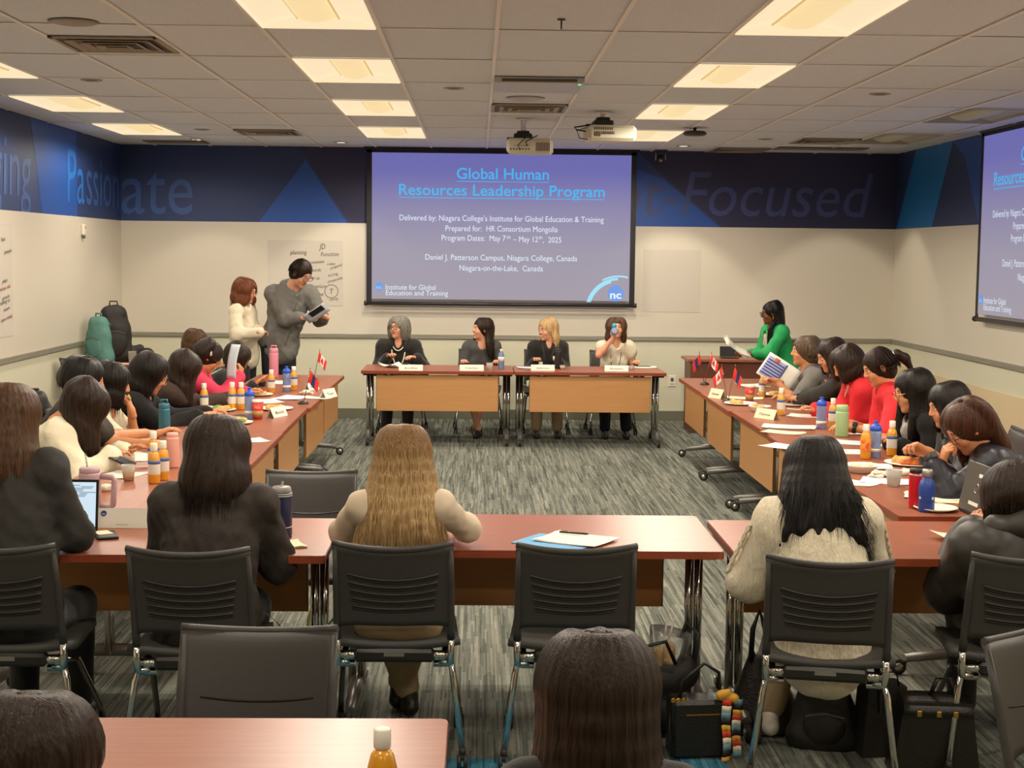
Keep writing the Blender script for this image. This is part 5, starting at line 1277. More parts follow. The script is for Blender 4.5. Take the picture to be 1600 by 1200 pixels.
def plate(u, v, r, lab, food=(), bowl=False, group='plates of food'):
    p = on(u, v); t = thing('paper_plate' if not bowl else 'foam_bowl', lab, 'plate', p, random.uniform(0, 3), group); hh = .014 if not bowl else .042
    MB().lathe([(.001, .002), (r*.70, .002), (r*.80, .005 if not bowl else hh*.7), (r, hh), (r*.985, hh+.002), (r*.78, .009 if not bowl else hh*.75), (r*.68, .005), (.001, .005)], n=28).build('dish', FOAM, t)
    for i, (m, s, k) in enumerate(food):
        S = Sdf(.006, .012); R_ = random.Random(i+int(u))
        for q in range(7): S.cap((R_.uniform(-.3, .3)*r*s+(i-.5)*r*.5, R_.uniform(-.5, .5)*r, hh*.6+.008), (R_.uniform(-.3, .3)*r*s+(i-.5)*r*.5, R_.uniform(-.5, .5)*r, hh*.6+.008+k), .012+.006*R_.random())
        Geo().add(*S.mesh(disp=lambda X, Y, Z: .003*noise3(X, Y, Z, 90, i))).build('food', m, t)
    return t
def napkin(u, v, s, lab, m=None):
    p = on(u, v); S = Sdf(.006, .02); R_ = random.Random(int(u)*3)
    for q in range(6): a = R_.uniform(0, 6.3); S.cap((math.cos(a)*s, math.sin(a)*s*.7, .008), (math.cos(a+1.4)*s*.7, math.sin(a+1.4)*s, .014+R_.random()*.012), .008)
    o = Geo().add(*S.mesh(disp=lambda X, Y, Z: .004*noise3(X, Y, Z, 70, 2))).build('crumpled_napkin', m or NAPKIN); o.location = p; return tag(o, lab, 'napkin', 'crumpled napkins')
def flags(u, v, lab, left, right, group='pairs of small table flags', rz=0, h=.29):
    p = on(u, v); t = thing('table_flags', lab, 'flag', p, rz, group)
    MB().lathe([(.042, 0), (.042, .006), (.030, .018), (.012, .024), (.001, .025)], n=18).build('base', PLAST, t)
    for sgn, kind in ((-1, left), (1, right)):
        if not kind: continue
        top = Vector((sgn*.055, 0, h)); b = Vector((sgn*.005, 0, .02)); f = (MB().tube([b, top], .0028, 6).build('flag_pole', CHROMED, t))
        MB().lathe([(.001, -.004), (.005, 0), (.001, .012)], c=top, n=8).build('finial', GOLD, t)
        ax = (b-top).normalized(); W, Ht = .125, .085
        def cloth(a, c):     # a along the fly, c down the hoist: hangs in folds
            q = top+ax*(.012+Ht*c); x = a*W
            return q+Vector((sgn*.52*x, -.012*math.sin(a*7+c*2)-.02*a, -x*.80+.010*a*a))
        def stripe(name, u0, u1, v0, v1, m): MB().sheet(lambda a, c: cloth(u0+(u1-u0)*a, v0+(v1-v0)*c), 8, 8, .0008).build(name, m, t)
        if kind == 'mn': 
            for a0, a1, m in ((0, .335, FLAGR), (.335, .665, FLAGB), (.665, 1, FLAGR)): stripe('flag_stripe', a0, a1, 0, 1, m)
            for q in range(3): stripe('flag_emblem', .12+.05*q, .16+.05*q, .2+.1*(q == 1), .75-.1*(q == 1), GOLD) if False else None
        else:
            for a0, a1, m in ((0, .26, FLAGR), (.26, .74, FLAGW), (.74, 1, FLAGR)): stripe('flag_stripe', a0, a1, 0, 1, m)
            lf = [(0, .38), (.09, .2), (.17, .24), (.13, .05), (.26, .09), (.22, 0), (.36, -.13), (.30, -.15), (.33, -.22), (.14, -.19), (.02, -.22), (.02, -.38)]; lf = lf+[(-x, y) for x, y in lf[::-1]]
            vs = []
            for x, y in lf: q = cloth(.5-y*.0+x*.55, .5-y); vs.append(q+Vector((0, -.004, 0)))
            c = cloth(.5, .5)+Vector((0, -.006, 0)); MB().add([c]+vs, [(0, i+1, (i+1) % len(vs)+1) for i in range(len(vs))]).build('maple_leaf', FLAGR, t)
    return t

# ---- left row and near left
p = on(120, 838); t = thing('open_laptop', 'open laptop with glowing white screen in front of the long brown hair', 'laptop', (-1.695, 5.80, Z0), math.radians(-2))
MB().box((0, -.02, .008), (.32, .22, .014), bev=.004).build('base', LAPG, t)
MB().box((0, -.035, .0155), (.28, .13, .001)).build('keyboard', PLAST, t)
R_ = RX(math.radians(-8)); mb = MB().box(Vector((0, .10, .015))+R_@Vector((0, 0, .105)), (.32, .006, .208), R_, bev=.002); mb.build('screen_lid', PLAST, t)
MB().box(Vector((0, .10, .015))+R_@Vector((0, -.0036, .108)), (.30, .001, .18), R_).build('display', mat('laptop_display', 'cfe4f4', .5, emit=.95), t)
mb = MB(); Td = Vector((0, .10, .015))
for q in range(9): mb.box(Td+R_@Vector((.02+.06*((q*7) % 4)/4+.05, -.0045, .185-.004*q*1.4)), (.03+.02*(q % 3), .0006, .002), R_)
mb.build('screen_text', INKB, t)
t = thing('phone_in_case', 'black phone case with a cream note lying beside the laptop', 'phone', on(166, 838), .35)
MB().box((0, 0, .006), (.085, .15, .011), bev=.004).build('case', PLAST, t); MB().box((-.01, .02, .0125), (.06, .08, .001), RZ(.2)).build('note', PAPERC, t)
card(194, 823, .215, .078, -.03, 'large white name card with a round blue logo beside the laptop', 'Name Tag'[:0] or 'Ganbold Oyun', True)
t = flask(141, 800, 'mauve tumbler with a big side handle behind the laptop', MAUVE, .20, .048, liph=.12, name='handled_tumbler')
MB().tube([(.045, 0, .16), (.10, 0, .155), (.108, 0, .14), (.10, 0, .03), (.085, 0, .02), (.045, 0, .025)], .010, 8, flat=1.3).build('handle', MAUVE, t)
MB().tube([(-.01, 0, .2), (-.018, 0, .26)], .004, 6).build('straw', CLEAR, t)
plastic_cup(201, 751, 'clear cup with a little orange juice beside the cream jacket', ORANGEJ, .08, .036)
t = thing('black_phone', 'black phone held over the table by the person in the cream jacket', 'phone', PZ(191, 720, .80), .8)
MB().box((0, 0, 0), (.075, .155, .009), RX(.15), bev=.003).build('body', PLAST, t); MB().box((0, 0, .0055), (.066, .14, .001), RX(.15)).build('display', mat('dark_glass', '1c2028', .1), t)
juice(241, 755, 'orange juice bottle at the front of the three near the pink flask'); juice(255, 750, 'orange juice bottle right of two, against the pink flask', ORANGEJ); juice(240, 733, 'orange juice bottle standing behind two others', ORANGEJ)
flask(270, 730, 'light pink flask behind the orange juice bottles', PINKL, .185, .034, liph=.12)
flask(257, 680, 'tall teal flask on the left table before the black velvet', TEAL, .20, .036, loop=True)
juice(319, 642, 'orange juice bottle beside the person with the green lanyard', ORANGEJ); juice(363, 640, 'orange juice bottle before the pink top, left of a touching pair', ORANGEJ); juice(377, 640, 'orange juice bottle before the pink top, right of a touching pair', ORANGEJ)
sport(390, 654, 'blue sports bottle beside the red cup on the left row'); papercup(403, 655, 'red coffee cup with brown sleeve on the left row')
flask(428, 590, 'tall pink flask standing in front of the man in grey', PINK, .27, .042, loop=True)
juice(424, 614, 'orange juice bottle at the far end of the left row', ORANGEJ, h=.19)
sport(448, 612, 'blue sports bottle behind the flags on the left row', h=.21); juice(459, 610, 'juice bottle beside the blue sports bottle at the far left flags', ORANGEJ, h=.20)
flags(474, 631, 'pair of table flags with a drooping red and blue one, left row', None, 'mn', rz=.3, h=.27); flags(490, 594, 'maple leaf table flag at the far corner of the left row', None, 'ca', rz=.1, h=.27)
for u, v, r, lab, fd in ((226, 694, .10, 'white plate under the reaching bare arm', ((BREAD, .8, .004),)), (300, 662, .11, 'white plate with scraps beside the orange juice, left row', ((BREAD, .6, .004),)), (345, 642, .11, 'white plate left of the two juice bottles', ((BREAD, .7, .004), (GREENFOOD, .5, .002))), (430, 640, .13, 'white plate with pastry behind the folded card', ((BREAD, 1, .006), (SAUCE, .6, .002))), (405, 618, .11, 'plate with food before the piped black top', ((BREAD, .8, .006),)), (372, 662, .10, 'white plate near the blonde head on the left row', ((GREENFOOD, .7, .002), (BREAD, .6, .006)))): plate(u, v, r, lab, fd)
for u, v, w, l, a, lab, m, n in ((205, 712, .21, .28, .9, 'white printed sheets under the black phone', PAPER, 2), (226, 718, .20, .16, .2, 'white paper beside the pair of juice bottles', PAPER, 2), (190, 742, .22, .2, 1.2, 'paper by the small orange juice cup', PAPER, 1), (398, 688, .14, .2, .5, 'small square white pad at the inner edge of the left row', PAPER, 1), (415, 628, .22, .3, .4, 'stack of sheets behind the plate with pastry', PAPER, 3), (455, 622, .22, .3, -.3, 'sheets beside the blue and red flag', PAPERB, 3), (492, 622, .14, .26, .9, 'loose sheets at the far end of the left row', PAPER, 2), (440, 598, .22, .3, .2, 'papers behind the sports bottle at the far left', PAPER, 3), (345, 655, .2, .28, .3, 'paper beside the phone tray in the left row', PAPER, 2)): paper(u, v, w, l, a, lab, m, n, 'papers on the left row')
paper(383, 649, .09, .17, 1.1, 'dark phone lying beside the red cup', PLAST, 1, None, 'flat_phone', 'phone', 0)
card(433, 651, .20, .07, 1.2, 'folded white name card beside the red cup', 'Bold', m=PAPER); card(513, 621, .20, .07, 1.2, 'folded white name card at the inner edge near the far left corner', 'Tuya', m=PAPER); card(487, 609, .18, .06, 1.2, 'folded white name card beside the maple leaf flag', 'Saraa')
napkin(305, 672, .05, 'crumpled napkin beside the teal flask'); napkin(168, 765, .06, 'crumpled napkin by the sleeve of the cream jacket'); napkin(478, 616, .05, 'crumpled yellowish napkin beside the flags'); napkin(330, 640, .05, 'crumpled napkin near the green lanyard')

# ---- in front of the near row
t = flask(440, 838, 'navy tumbler with white rings beside the dark brown blazer', NAVYM, .205, .043, liph=.1, name='navy_tumbler', lidm=CUP)
for z in (.168, .176, .04): MB().lathe([(.0435, z), (.0438, z+.0015), (.0435, z+.003)], n=22).build('white_ring', WHITEC, t)
MB().sheet(lambda a, b: (.0436*math.sin((a-.5)*.5-.25), -.0436*math.cos((a-.5)*.5-.25), .115+.03*b-(.0 if abs(a-.5) < .3 else .012*(1-b))), 6, 3, .0006).build('white_emblem', WHITEC, t)
MB().tube([(.0, .0, .2), (.006, 0, .225)], .005, 6).build('straw', CLEAR, t)
paper(450, 852, .10, .14, .3, 'small cream notepad beside the navy tumbler', PAPERC, 4)
t = thing('blue_folder', 'light blue folder under white paper on the middle near table', 'folder', on(872, 850)+Vector((0, .03, 0)), -.10)
MB().box((0, 0, .002), (.23, .30, .003), RZ(1.1)).build('cover', mat('light_blue_card', '5aa0d0', .6), t)
paper(900, 845, .22, .28, 1.12, 'white sheet on the blue folder under the pen', PAPER, 2, dz=.005)
t = thing('ballpoint_pen', 'black pen with gold clip lying on the white sheet', 'pen', on(896, 839)+Vector((0, 0, .012)), .42-.8)
MB().tube([(-.06, 0, .005), (.055, 0, .005), (.066, 0, .005)], [.0045, .0045, .0015], 8).build('barrel', PLAST, t); MB().tube([(-.055, 0, .0105), (-.025, 0, .010)], .0012, 4).build('clip', GOLD, t)

# ---- head table
card(642, 579, .235, .058, 0, 'white name card reading Judie, under the pearl necklace', 'Judie'); card(737, 579, .235, .058, .02, 'white name card in front of the smiling dark-haired person', 'Caitlan'); card(848, 579, .235, .058, 0, 'white name card in front of the blonde person', 'Jeanine'); card(963, 580, .235, .058, 0, 'white name card in front of the person drinking', 'Susan')
t = paper(617, 573, .22, .30, .5, 'fanned white papers before the grey bob', PAPER, 5, curl=.03); paper(833, 575, .3, .22, .1, 'blue-edged white papers before the blonde person', PAPERB, 3); paper(1003, 574, .3, .2, -.1, 'white papers at the right end of the head table', PAPER, 2)
plastic_cup(765, 579, 'clear plastic cup left of the water bottle, head table', None, .075, .036)
p = on(783, 577); t = thing('water_bottle', 'clear plastic water bottle with white label on the head table', 'bottle', p)
MB().lathe([(.028, .001), (.032, .006), (.030, .05), (.032, .09), (.032, .13), (.022, .165), (.013, .18)], n=18).build('body', CLEARB, t); MB().lathe([(.0325, .08), (.0325, .125)], n=18).build('label_sleeve', LABELW, t); MB().lathe([(.014, .178), (.0145, .2), (.001, .2)], n=12).build('cap', WHITEC, t)
flask(872, 576, 'tall black flask in front of the blonde person', PLAST, .20, .036, liph=.1); plastic_cup(879, 577, 'small white cup beside the black flask', WHITEC, .04, .03)
paper(1005, 573, .075, .15, 1.4, 'black phone lying on papers at the right end of the head table', PLAST, 1, None, 'flat_phone', 'phone', 0, .006)
plastic_cup(987, 578, 'clear cup beside the right name card', None, .04, .03)
paper(628, 569, .13, .07, .1, 'small grey phone before the pearl necklace', GREYN, 1, None, 'flat_phone', 'phone', 0, .01)
q = PY(960, 517, 15.03); t = thing('held_blue_bottle', 'blue translucent sports bottle tipped up to the mouth', 'bottle', q); t.rotation_euler = (math.radians(75), math.radians(0), 0)
MB().lathe([(.028, -.02), (.036, -.01), (.037, .06), (.033, .08), (.037, .10), (.035, .14), (.018, .17), (.001, .175)], n=20, R=RX(PI)).build('body', CLEARB, t)
t2 = MB().lathe([(.022, 0), (.026, .012), (.024, .03), (.012, .038), (.001, .04)], c=(0, .052, -.03), n=16, R=RX(-.3)).build('cap', mat('turquoise_cap', '2aa0c0', .35), t)

# ---- held papers
t = thing('held_paper', 'grey printed sheet and phone held by the man in grey', 'paper', PY(494, 489, 14.24), 0)
R_ = frame((0, 0, 0), (.8, -.1, .52), (-.35, -.75, .55)).to_3x3()
MB().sheet(lambda a, b: R_@Vector(((a-.5)*.25, (b-.5)*.15, .01*math.sin(a*3))), 6, 4, .001).build('sheet', PAPERB, t)
MB().box(R_@Vector((.02, .03, .012)), (.15, .075, .009), R_, bev=.002).build('phone', PLAST, t)
t = thing('held_paper', 'white papers held low by the person in the green blazer', 'paper', PY(1158, 546, 13.9), 0)
R_ = frame((0, 0, 0), (-.75, -.1, .35), (-.2, .9, .35)).to_3x3()
for q in range(3): MB().sheet(lambda a, b: RY(.12*q)@R_@Vector(((a-.35)*.28, (b-.5)*.21, .006*q+.012*math.sin(a*4))), 6, 4, .001).build('sheet', PAPER, t)
t = thing('held_sheet', 'tall white card held upright beside the pink sleeve', 'paper', P_['L2']['arms'][1][2]+P_['L2']['off']+Vector((-.035, -.05, .12)), 0)
R_ = frame((0, 0, 0), (.86, -.5, 0), (.28, .1, .95)).to_3x3()
MB().sheet(lambda a, b: R_@Vector(((a-.5)*.09, (b-.5)*.27, .02*math.sin(b*3))), 4, 8, .0015).build('sheet', mat('pale_blue_paper', 'ccd4dc', .7), t)
q = PY(1217, 582, 11.78); t = thing('held_booklet', 'white booklet with dark blue printed table held by the person in grey', 'booklet', q, 0)
R_ = frame((0, 0, 0), (.80, -.25, -.52), (.30, .20, .90)).to_3x3()
def bk(a, b, z=0): return R_@Vector(((a-.5)*.30, (b-.5)*.21, z+.018*math.sin(a*2.6)))
MB().sheet(lambda a, b: bk(a, b, -.004), 8, 4, .004).build('pages', PAPER, t)
MB().sheet(lambda a, b: bk(.04+.56*a, .08+.80*b, .001), 8, 4, .0006).build('printed_block', mat('print_lilac', '9a9ac0', .7), t)
for i in range(6): MB().sheet(lambda a, b: bk(.06+.50*a, .14+.115*i+.05*b, .002), 8, 1, .0006).build('printed_line', INKB, t)
MB().sheet(lambda a, b: bk(.575+.035*a, .06+.84*b, .002), 2, 4, .0006).build('printed_bar', INKB, t)
MB().sheet(lambda a, b: bk(.22+.14*a, .74+.18*b, .003), 3, 3, .0006).build('printed_emblem', mat('print_emblem', 'b06048', .7), t)
p = P_['L5']; c = PY(202, 621, 8.90); tag(MB().lathe([(.001, -.006), (.018, -.004), (.02, .003), (.001, .008)], c=c, n=12, R=RY(1.2)).build('biscuit', BREAD), 'round biscuit held at the mouth of the person in white', 'food')

# ---- right row
flags(1101, 601, 'pair of table flags at the far end of the right row, both open', 'mn', 'ca', h=.29); flags(1137, 628, 'pair of crossed table flags beside the plate in the right row', 'ca', 'mn', h=.29, rz=-.4)
card(1121, 622, .17, .075, -1.1, 'folded kraft name card beside the crossed flags', 'Nomin', m=PAPERC); card(1198, 654, .20, .07, -1.0, 'folded name card before the person in the black blazer', 'Oyuna', m=PAPERC)
papercup(1171, 628, 'red coffee cup beside the crossed flags on the right row'); juice(1191, 620, 'juice bottle beyond the booklet in the right row', APPLEJ); juice(1220, 649, 'juice bottle beside the wristwatch hand', APPLEJ)
for u, v, r, lab, fd in ((1157, 632, .13, 'white plate with crumbs and bread before the crossed flags', ((BREAD, .6, .004),)), (1206, 618, .12, 'plate with pastry before the grey shirt', ((BREAD, .8, .004),)), (1240, 634, .10, 'white plate beside the wristwatch', ())): plate(u, v, r, lab, fd)
plate(1187, 643, .085, 'white bowl with scraps behind the folded card', ((BREAD, .7, .004),), True)
for u, v, w, l, a, lab, m, n in ((1175, 603, .22, .3, .2, 'papers near the green blazer', PAPER, 3), (1163, 622, .2, .3, 1.3, 'printed card behind the red cup', PAPERC, 1), (1232, 668, .22, .34, 1.35, 'stack of white papers at the inner edge, right row', PAPER, 4), (1225, 676, .16, .26, .9, 'folded cream sheet below the paper stack', PAPERC, 2), (1262, 650, .21, .28, 1.2, 'white paper before the red jacket', PAPER, 1), (1228, 698, .2, .28, .8, 'white sheet left of the long black hair', PAPER, 1), (1327, 692, .21, .29, 1.1, 'white sheets right of the long black hair', PAPERB, 2), (1330, 706, .21, .29, 1.4, 'white sheet beside the red-labelled juice', PAPER, 1), (1250, 640, .05, .2, 1.3, 'white wrapped cutlery before the black blazer', PAPER, 1), (1330, 678, .08, .2, 1.4, 'white wrapped napkin beside the mint flask', PAPER, 1)): paper(u, v, w, l, a, lab, m, n, 'papers on the right row')
sport(1283, 670, 'blue sports bottle beside the mint flask'); flask(1315, 682, 'mint green flask in front of the red jacket', MINT, .205, .042, liph=.2); juice(1301, 668, 'juice bottle half hidden behind the mint flask', APPLEJ)
juice(1352, 717, 'juice bottle with a red fruit label on the right row', ORANGEJ, LABELR, lblue=False); sport(1367, 715, 'blue sports bottle right of the red-labelled juice'); juice(1393, 712, 'orange juice bottle before the grey scarf', ORANGEJ, h=.205)
plate(1400, 700, .10, 'white plate with bread behind the orange juice', ((BREAD, .8, .008),)); plate(1424, 726, .15, 'large white plate piled with food under the raised hand', ((SAUCE, .8, .010), (BREAD, .9, .012)))
plate(1347, 738, .095, 'beige bowl with wrappers right of the long black hair', ((NAPKIN, .9, .010),), True); plastic_cup(1396, 760, 'clear plastic cup beside the red tumbler', None, .085, .042)
for u, v, w, l, a, lab, m, n in ((1352, 729, .2, .28, 1.4, 'white sheets above the beige bowl', PAPER, 3), (1385, 752, .2, .26, 1.2, 'grey printed sheet beside the clear cup', PAPERB, 1), (1460, 776, .2, .28, 1.3, 'white papers behind the blue metal bottle', PAPER, 2), (1340, 755, .16, .2, .9, 'white paper corner on the cream shoulder', PAPER, 1), (1478, 782, .15, .18, .2, 'cream napkin beside the grey laptop', PAPERC, 2)): paper(u, v, w, l, a, lab, m, n, 'papers by the laptop')
napkin(1375, 746, .06, 'crumpled napkin beside the beige bowl'); napkin(1452, 728, .05, 'crumpled napkin under the raised forearm'); napkin(1418, 742, .05, 'crumpled napkin behind the red tumbler'); napkin(1410, 702, .05, 'crumpled napkin behind the orange juice')
plate(1462, 797, .10, 'white plate between the blue bottle and grey laptop', ())
t = flask(1430, 793, 'red metal tumbler with black lid beside the blue bottle', REDM, .185, .033, liph=.12, lidm=PLAST, name='red_tumbler'); MB().lathe([(.0335, .150), (.0338, .158)], n=22).build('steel_ring', STEEL, t); MB().lathe([(.0325, .001), (.0325, .012)], n=22).build('steel_base', STEEL, t)
p = on(1447, 799); t = thing('blue_metal_bottle', 'blue metal water bottle with steel cap on the near right table', 'bottle', p)
MB().lathe([(.034, .001), (.0365, .006), (.0365, .115), (.030, .140), (.021, .150), (.021, .162)], n=24).build('body', BLUEM, t); MB().lathe([(.0225, .160), (.0235, .163), (.0235, .190), (.020, .195), (.001, .195)], n=20).build('cap', STEEL, t)
MB().lathe([(.007, 0), (.007, .001)], c=(.018, -.0325, .065), n=14, R=RZ(.5)@RX(PI/2)).build('white_logo', WHITEC, t); MB().lathe([(.006, 0), (.006, .001)], c=(-.034, -.014, .065), n=14, R=RZ(-1.2)@RX(PI/2)).build('white_logo', WHITEC, t)
juice(1499, 762, 'pale juice bottle behind the grey laptop', APPLEJ, h=.16)
# grey laptop seen from the back
a0, a1 = on(1497, 797), on(1533, 814); d = (a1-a0); d.z = 0; L_ = .32; yaw_ = math.atan2(d.y, d.x)
t = thing('grey_laptop', 'dark grey laptop seen from behind with round logo and two stickers', 'laptop', a0+d.normalized()*L_/2, yaw_)
t.location.z = Z0; R_ = RX(math.radians(-12))
MB().box((0, .11, .009), (.32, .22, .016), bev=.004).build('base', LAPG, t)
MB().box(R_@Vector((0, 0, .115))+Vector((0, .0, .012)), (.32, .007, .225), R_, bev=.002).build('screen_lid', LAPG, t)
Tl = lambda x, z: frame(R_@Vector((x, -.0045, z))+Vector((0, 0, .012)), (1, 0, 0), R_@Vector((0, 0, 1)))
pts = [R_@Vector((.02*math.cos(a), -.0045, .115+.02*math.sin(a)))+Vector((0, 0, .012)) for a in [2*PI*q/20 for q in range(21)]]
MB().tube(pts, .0016, 5).build('logo_ring', STEEL, t); text_mesh('DELL', .026, STEEL, 'lettering', t, Tl(0, .115), height=.012)
for x, z, w_ in ((.03, .175, .07), (.0, .045, .11)): MB().box(R_@Vector((x, -.0042, z))+Vector((0, 0, .012)), (w_, .001, .016), R_).build('sticker', PAPER, t)
t = thing('wrapped_sandwich', 'half-eaten sandwich in open white paper before the puffer jacket', 'food', on(1513, 845), .3)
MB().sheet(lambda a, b: ((a-.5)*.24, (b-.5)*.20, .002+.02*abs(2*a-1)**2+.012*abs(2*b-1)), 6, 6, .001).build('wrapper', PAPERC, t)
S = Sdf(.006, .01); S.cap((-.05, -.01, .022), (.06, .01, .022), .022); Geo().add(*S.mesh(disp=lambda X, Y, Z: .003*noise3(X, Y, Z, 80, 1))).build('bread', BREAD, t)
paper(1530, 822, .12, .1, .4, 'white napkin corner beside the sandwich', PAPER, 1)
# front table
juice(597, 1288, 'single orange juice bottle on the front table', ORANGEJ, group=None)

# ---- back desk and corner table
t = thing('desk_monitor', 'small black laptop screen on the low desk by the back wall', 'screen', (2.80, 15.72, .795))
p0 = PY(1138, 566, 15.72); t.location = (p0.x, 15.72, .795)
MB().box((0, 0, .07), (.19, .012, .11), RX(-.15), bev=.003).build('display', PLAST, t); MB().box((0, -.05, .006), (.19, .13, .01), bev=.003).build('base', PLAST, t)
p0 = PY(1244, 560, 15.9); t = thing('office_chair', 'black high-backed chair beyond the green blazer', 'chair', (p0.x, 15.62, 0))
def ob(a, b): return ((a-.5)*.46*(1-.15*b), .05*(2*a-1)**2-.02, .50+.50*b)
MB().sheet(ob, 10, 8, .05).build('backrest', PLAST, t); MB().box((0, -.25, .46), (.48, .46, .08), bev=.03).build('seat', PLAST, t); MB().tube([(0, -.25, .08), (0, -.25, .43)], .03, 10).build('column', CHROMED, t)
for q in range(5): a = 2*PI*q/5; MB().tube([(0, -.25, .09), (.28*math.cos(a), -.25+.28*math.sin(a), .06)], [.025, .015], 6).build('leg', PLAST, t)

def bag(name, lab, loc, rz, size, m, top=.7, straps=True, lean=0, zipm=None, pocket=True):
    t = thing(name, lab, 'bag', loc, rz); w, d, h = size; S = Sdf(.010, .03)
    S.ell((0, 0, h*.42), (w*.50, d*.50, h*.46), k=.05); S.cap((-w*.30, 0, h*.12), (w*.30, 0, h*.12), d*.42, k=.06); S.cap((-w*.20*top, lean*h*.3, h*.82), (w*.20*top, lean*h*.3, h*.82), d*.30, k=.06)
    V, Q = S.mesh(disp=lambda X, Y, Z: .007*noise3(X, Y, Z, 16, 4)+.003*noise3(X, Y, Z, 40, 1)); V[:, 2] = np.maximum(V[:, 2], .001)
    Geo().add(V, Q).build('body', m, t)
    if pocket:
        S = Sdf(.010, .03); S.ell((0, -d*.38, h*.32), (w*.36, d*.22, h*.24)); V, Q = S.mesh(disp=lambda X, Y, Z: .004*noise3(X, Y, Z, 26, 2)); V[:, 2] = np.maximum(V[:, 2], .003); Geo().add(V, Q).build('front_pocket', m, t)
        MB().tube([(-w*.30, -d*.52, h*.47), (0, -d*.56, h*.52), (w*.30, -d*.52, h*.47)], .004, 5).build('zip', zipm or GREYN, t)
    MB().tube([(-.04, lean*h*.3, h*.93), (-.035, lean*h*.3, h*1.0), (.035, lean*h*.3, h*1.0), (.04, lean*h*.3, h*.93)], .008, 6).build('grab_handle', m, t)
    if straps:
        for s in (-1, 1): MB().tube([(s*w*.18, d*.30, h*.86), (s*w*.30, d*.62, h*.66), (s*w*.34, d*.66, h*.36), (s*w*.36, d*.35, h*.08)], .016, 8, flat=.4).build('strap', m, t)
    return t
ZT = TH+.001
c0 = PZ(147, 568, ZT); bag('teal_backpack', 'teal backpack on the corner table', (c0.x+.02, 14.95, ZT), -.5, (.30, .20, .50), TEALN)
bag('black_backpack', 'tall black backpack leaning behind the teal one', (PY(183, 560, 15.1).x-.03, 15.1, ZT), .3, (.36, .24, .62), NYLON)
S = Sdf(.010, .04); [S.cap((.05*math.cos(q), .05*math.sin(q*1.3), .03+.02*q), (.17*math.cos(q*1.7), .12*math.sin(q*1.1), .03+.015*q), .045) for q in range(6)]
V, Q = S.mesh(disp=lambda X, Y, Z: .012*noise3(X, Y, Z, 26, 1)); V[:, 2] = np.maximum(V[:, 2], 0); o = Geo().add(V, Q).build('black_jacket', NYLON); c0 = PY(215, 556, 15.2); o.location = (c0.x, 15.2, ZT); tag(o, 'crumpled black jacket lying beside the black backpack', 'clothing')
c0 = PY(207, 565, 14.78); t = thing('plastic_cup', 'stack of clear plastic cups on the corner table', 'cup', (c0.x, 14.78, ZT), 0)
for q in range(4): MB().lathe([(.030, .001+.014*q), (.042, .085+.014*q), (.044, .088+.014*q)], n=18).build('cup_wall', CUP, t)
c0 = PY(198, 570, 14.76); t = thing('paper_sheet', 'white papers at the front of the corner table', 'paper', (c0.x, 14.78, ZT)); MB().box((-.05, 0, .004), (.28, .12, .006)).build('sheet', PAPER, t)
c0 = PZ(128, 560, .84); chair(-3.58, 13.94, -2.2, 'empty dark chair in front of the corner table')
c0 = PX(52, 640, -3.0); t = bag('black_bag', 'black bag hanging on a chair behind the cream jacket', (c0.x, c0.y, c0.z-.16), .4, (.26, .14, .30), LEATH, straps=False, pocket=False)
chair(c0.x-.02, c0.y+.25, -2.2, 'dark chair by the left wall carrying a black bag')

# ---- bags on the floor
c0 = PZ(1048, 1178, 0)
t = thing('open_tote_bag', 'large black open tote with a wrapped salad sticking out', 'bag', (.70, 5.66, 0), .15)
S = Sdf(.011, .04); S.cap((-.11, 0, .09), (.13, 0, .09), .085); S.cap((-.12, 0, .22), (.13, 0, .24), .075); S.cap((-.13, 0, .33), (-.05, 0, .36), .05); S.ell((.05, 0, .40), (.11, .05, .08), op='s', k=.02)
V, Q = S.mesh(disp=lambda X, Y, Z: .010*noise3(X, Y, Z, 15, 2)+.003*noise3(X, Y, Z, 45, 1)); V[:, 2] = np.maximum(V[:, 2], .002); Geo().add(V, Q).build('body', NYLON, t)
MB().tube([(-.10, -.06, .30), (-.07, -.10, .38), (.03, -.10, .40), (.08, -.07, .30)], .008, 6).build('handle', LEATH, t); MB().tube([(.10, .03, .3), (.15, .02, .44), (.19, 0, .40), (.17, 0, .25)], .018, 8, flat=.4).build('strap', NYLON, t)
MB().tube([(-.01, -.09, .36), (-.02, -.085, .46)], .002, 4).build('key_cord', WHITEC, t)
t = thing('wrapped_salad', 'clear film cone with salad and bread in the black tote', 'food', (.74, 5.66, .22), 0)
MB().lathe([(.03, 0), (.055, .05), (.075, .13), (.09, .20)], n=16, R=RY(.2)).build('film', CLEAR, t)
S = Sdf(.007, .01); [S.cap((.03*math.cos(q*2.1), .03*math.sin(q*2.1), .05+.012*q), (.03*math.cos(q*2.1), .03*math.sin(q*2.1), .06+.012*q), .02) for q in range(7)]; Geo().add(*S.mesh(disp=lambda X, Y, Z: .004*noise3(X, Y, Z, 80, 1))).build('bread_pieces', BREAD, t)
S = Sdf(.007, .01); [S.cap((.045*math.cos(q*2.1), .045*math.sin(q*2.1), .02), (.04*math.cos(q*2.1), .04*math.sin(q*2.1), .04), .018) for q in range(5)]; Geo().add(*S.mesh(disp=lambda X, Y, Z: .005*noise3(X, Y, Z, 90, 1))).build('leaf_pieces', GREENFOOD, t)
for a in (.2, .5): MB().tube([(0, 0, .05), (.10*a, 0, .25)], .004, 5).build('plastic_fork', WHITEC, t)
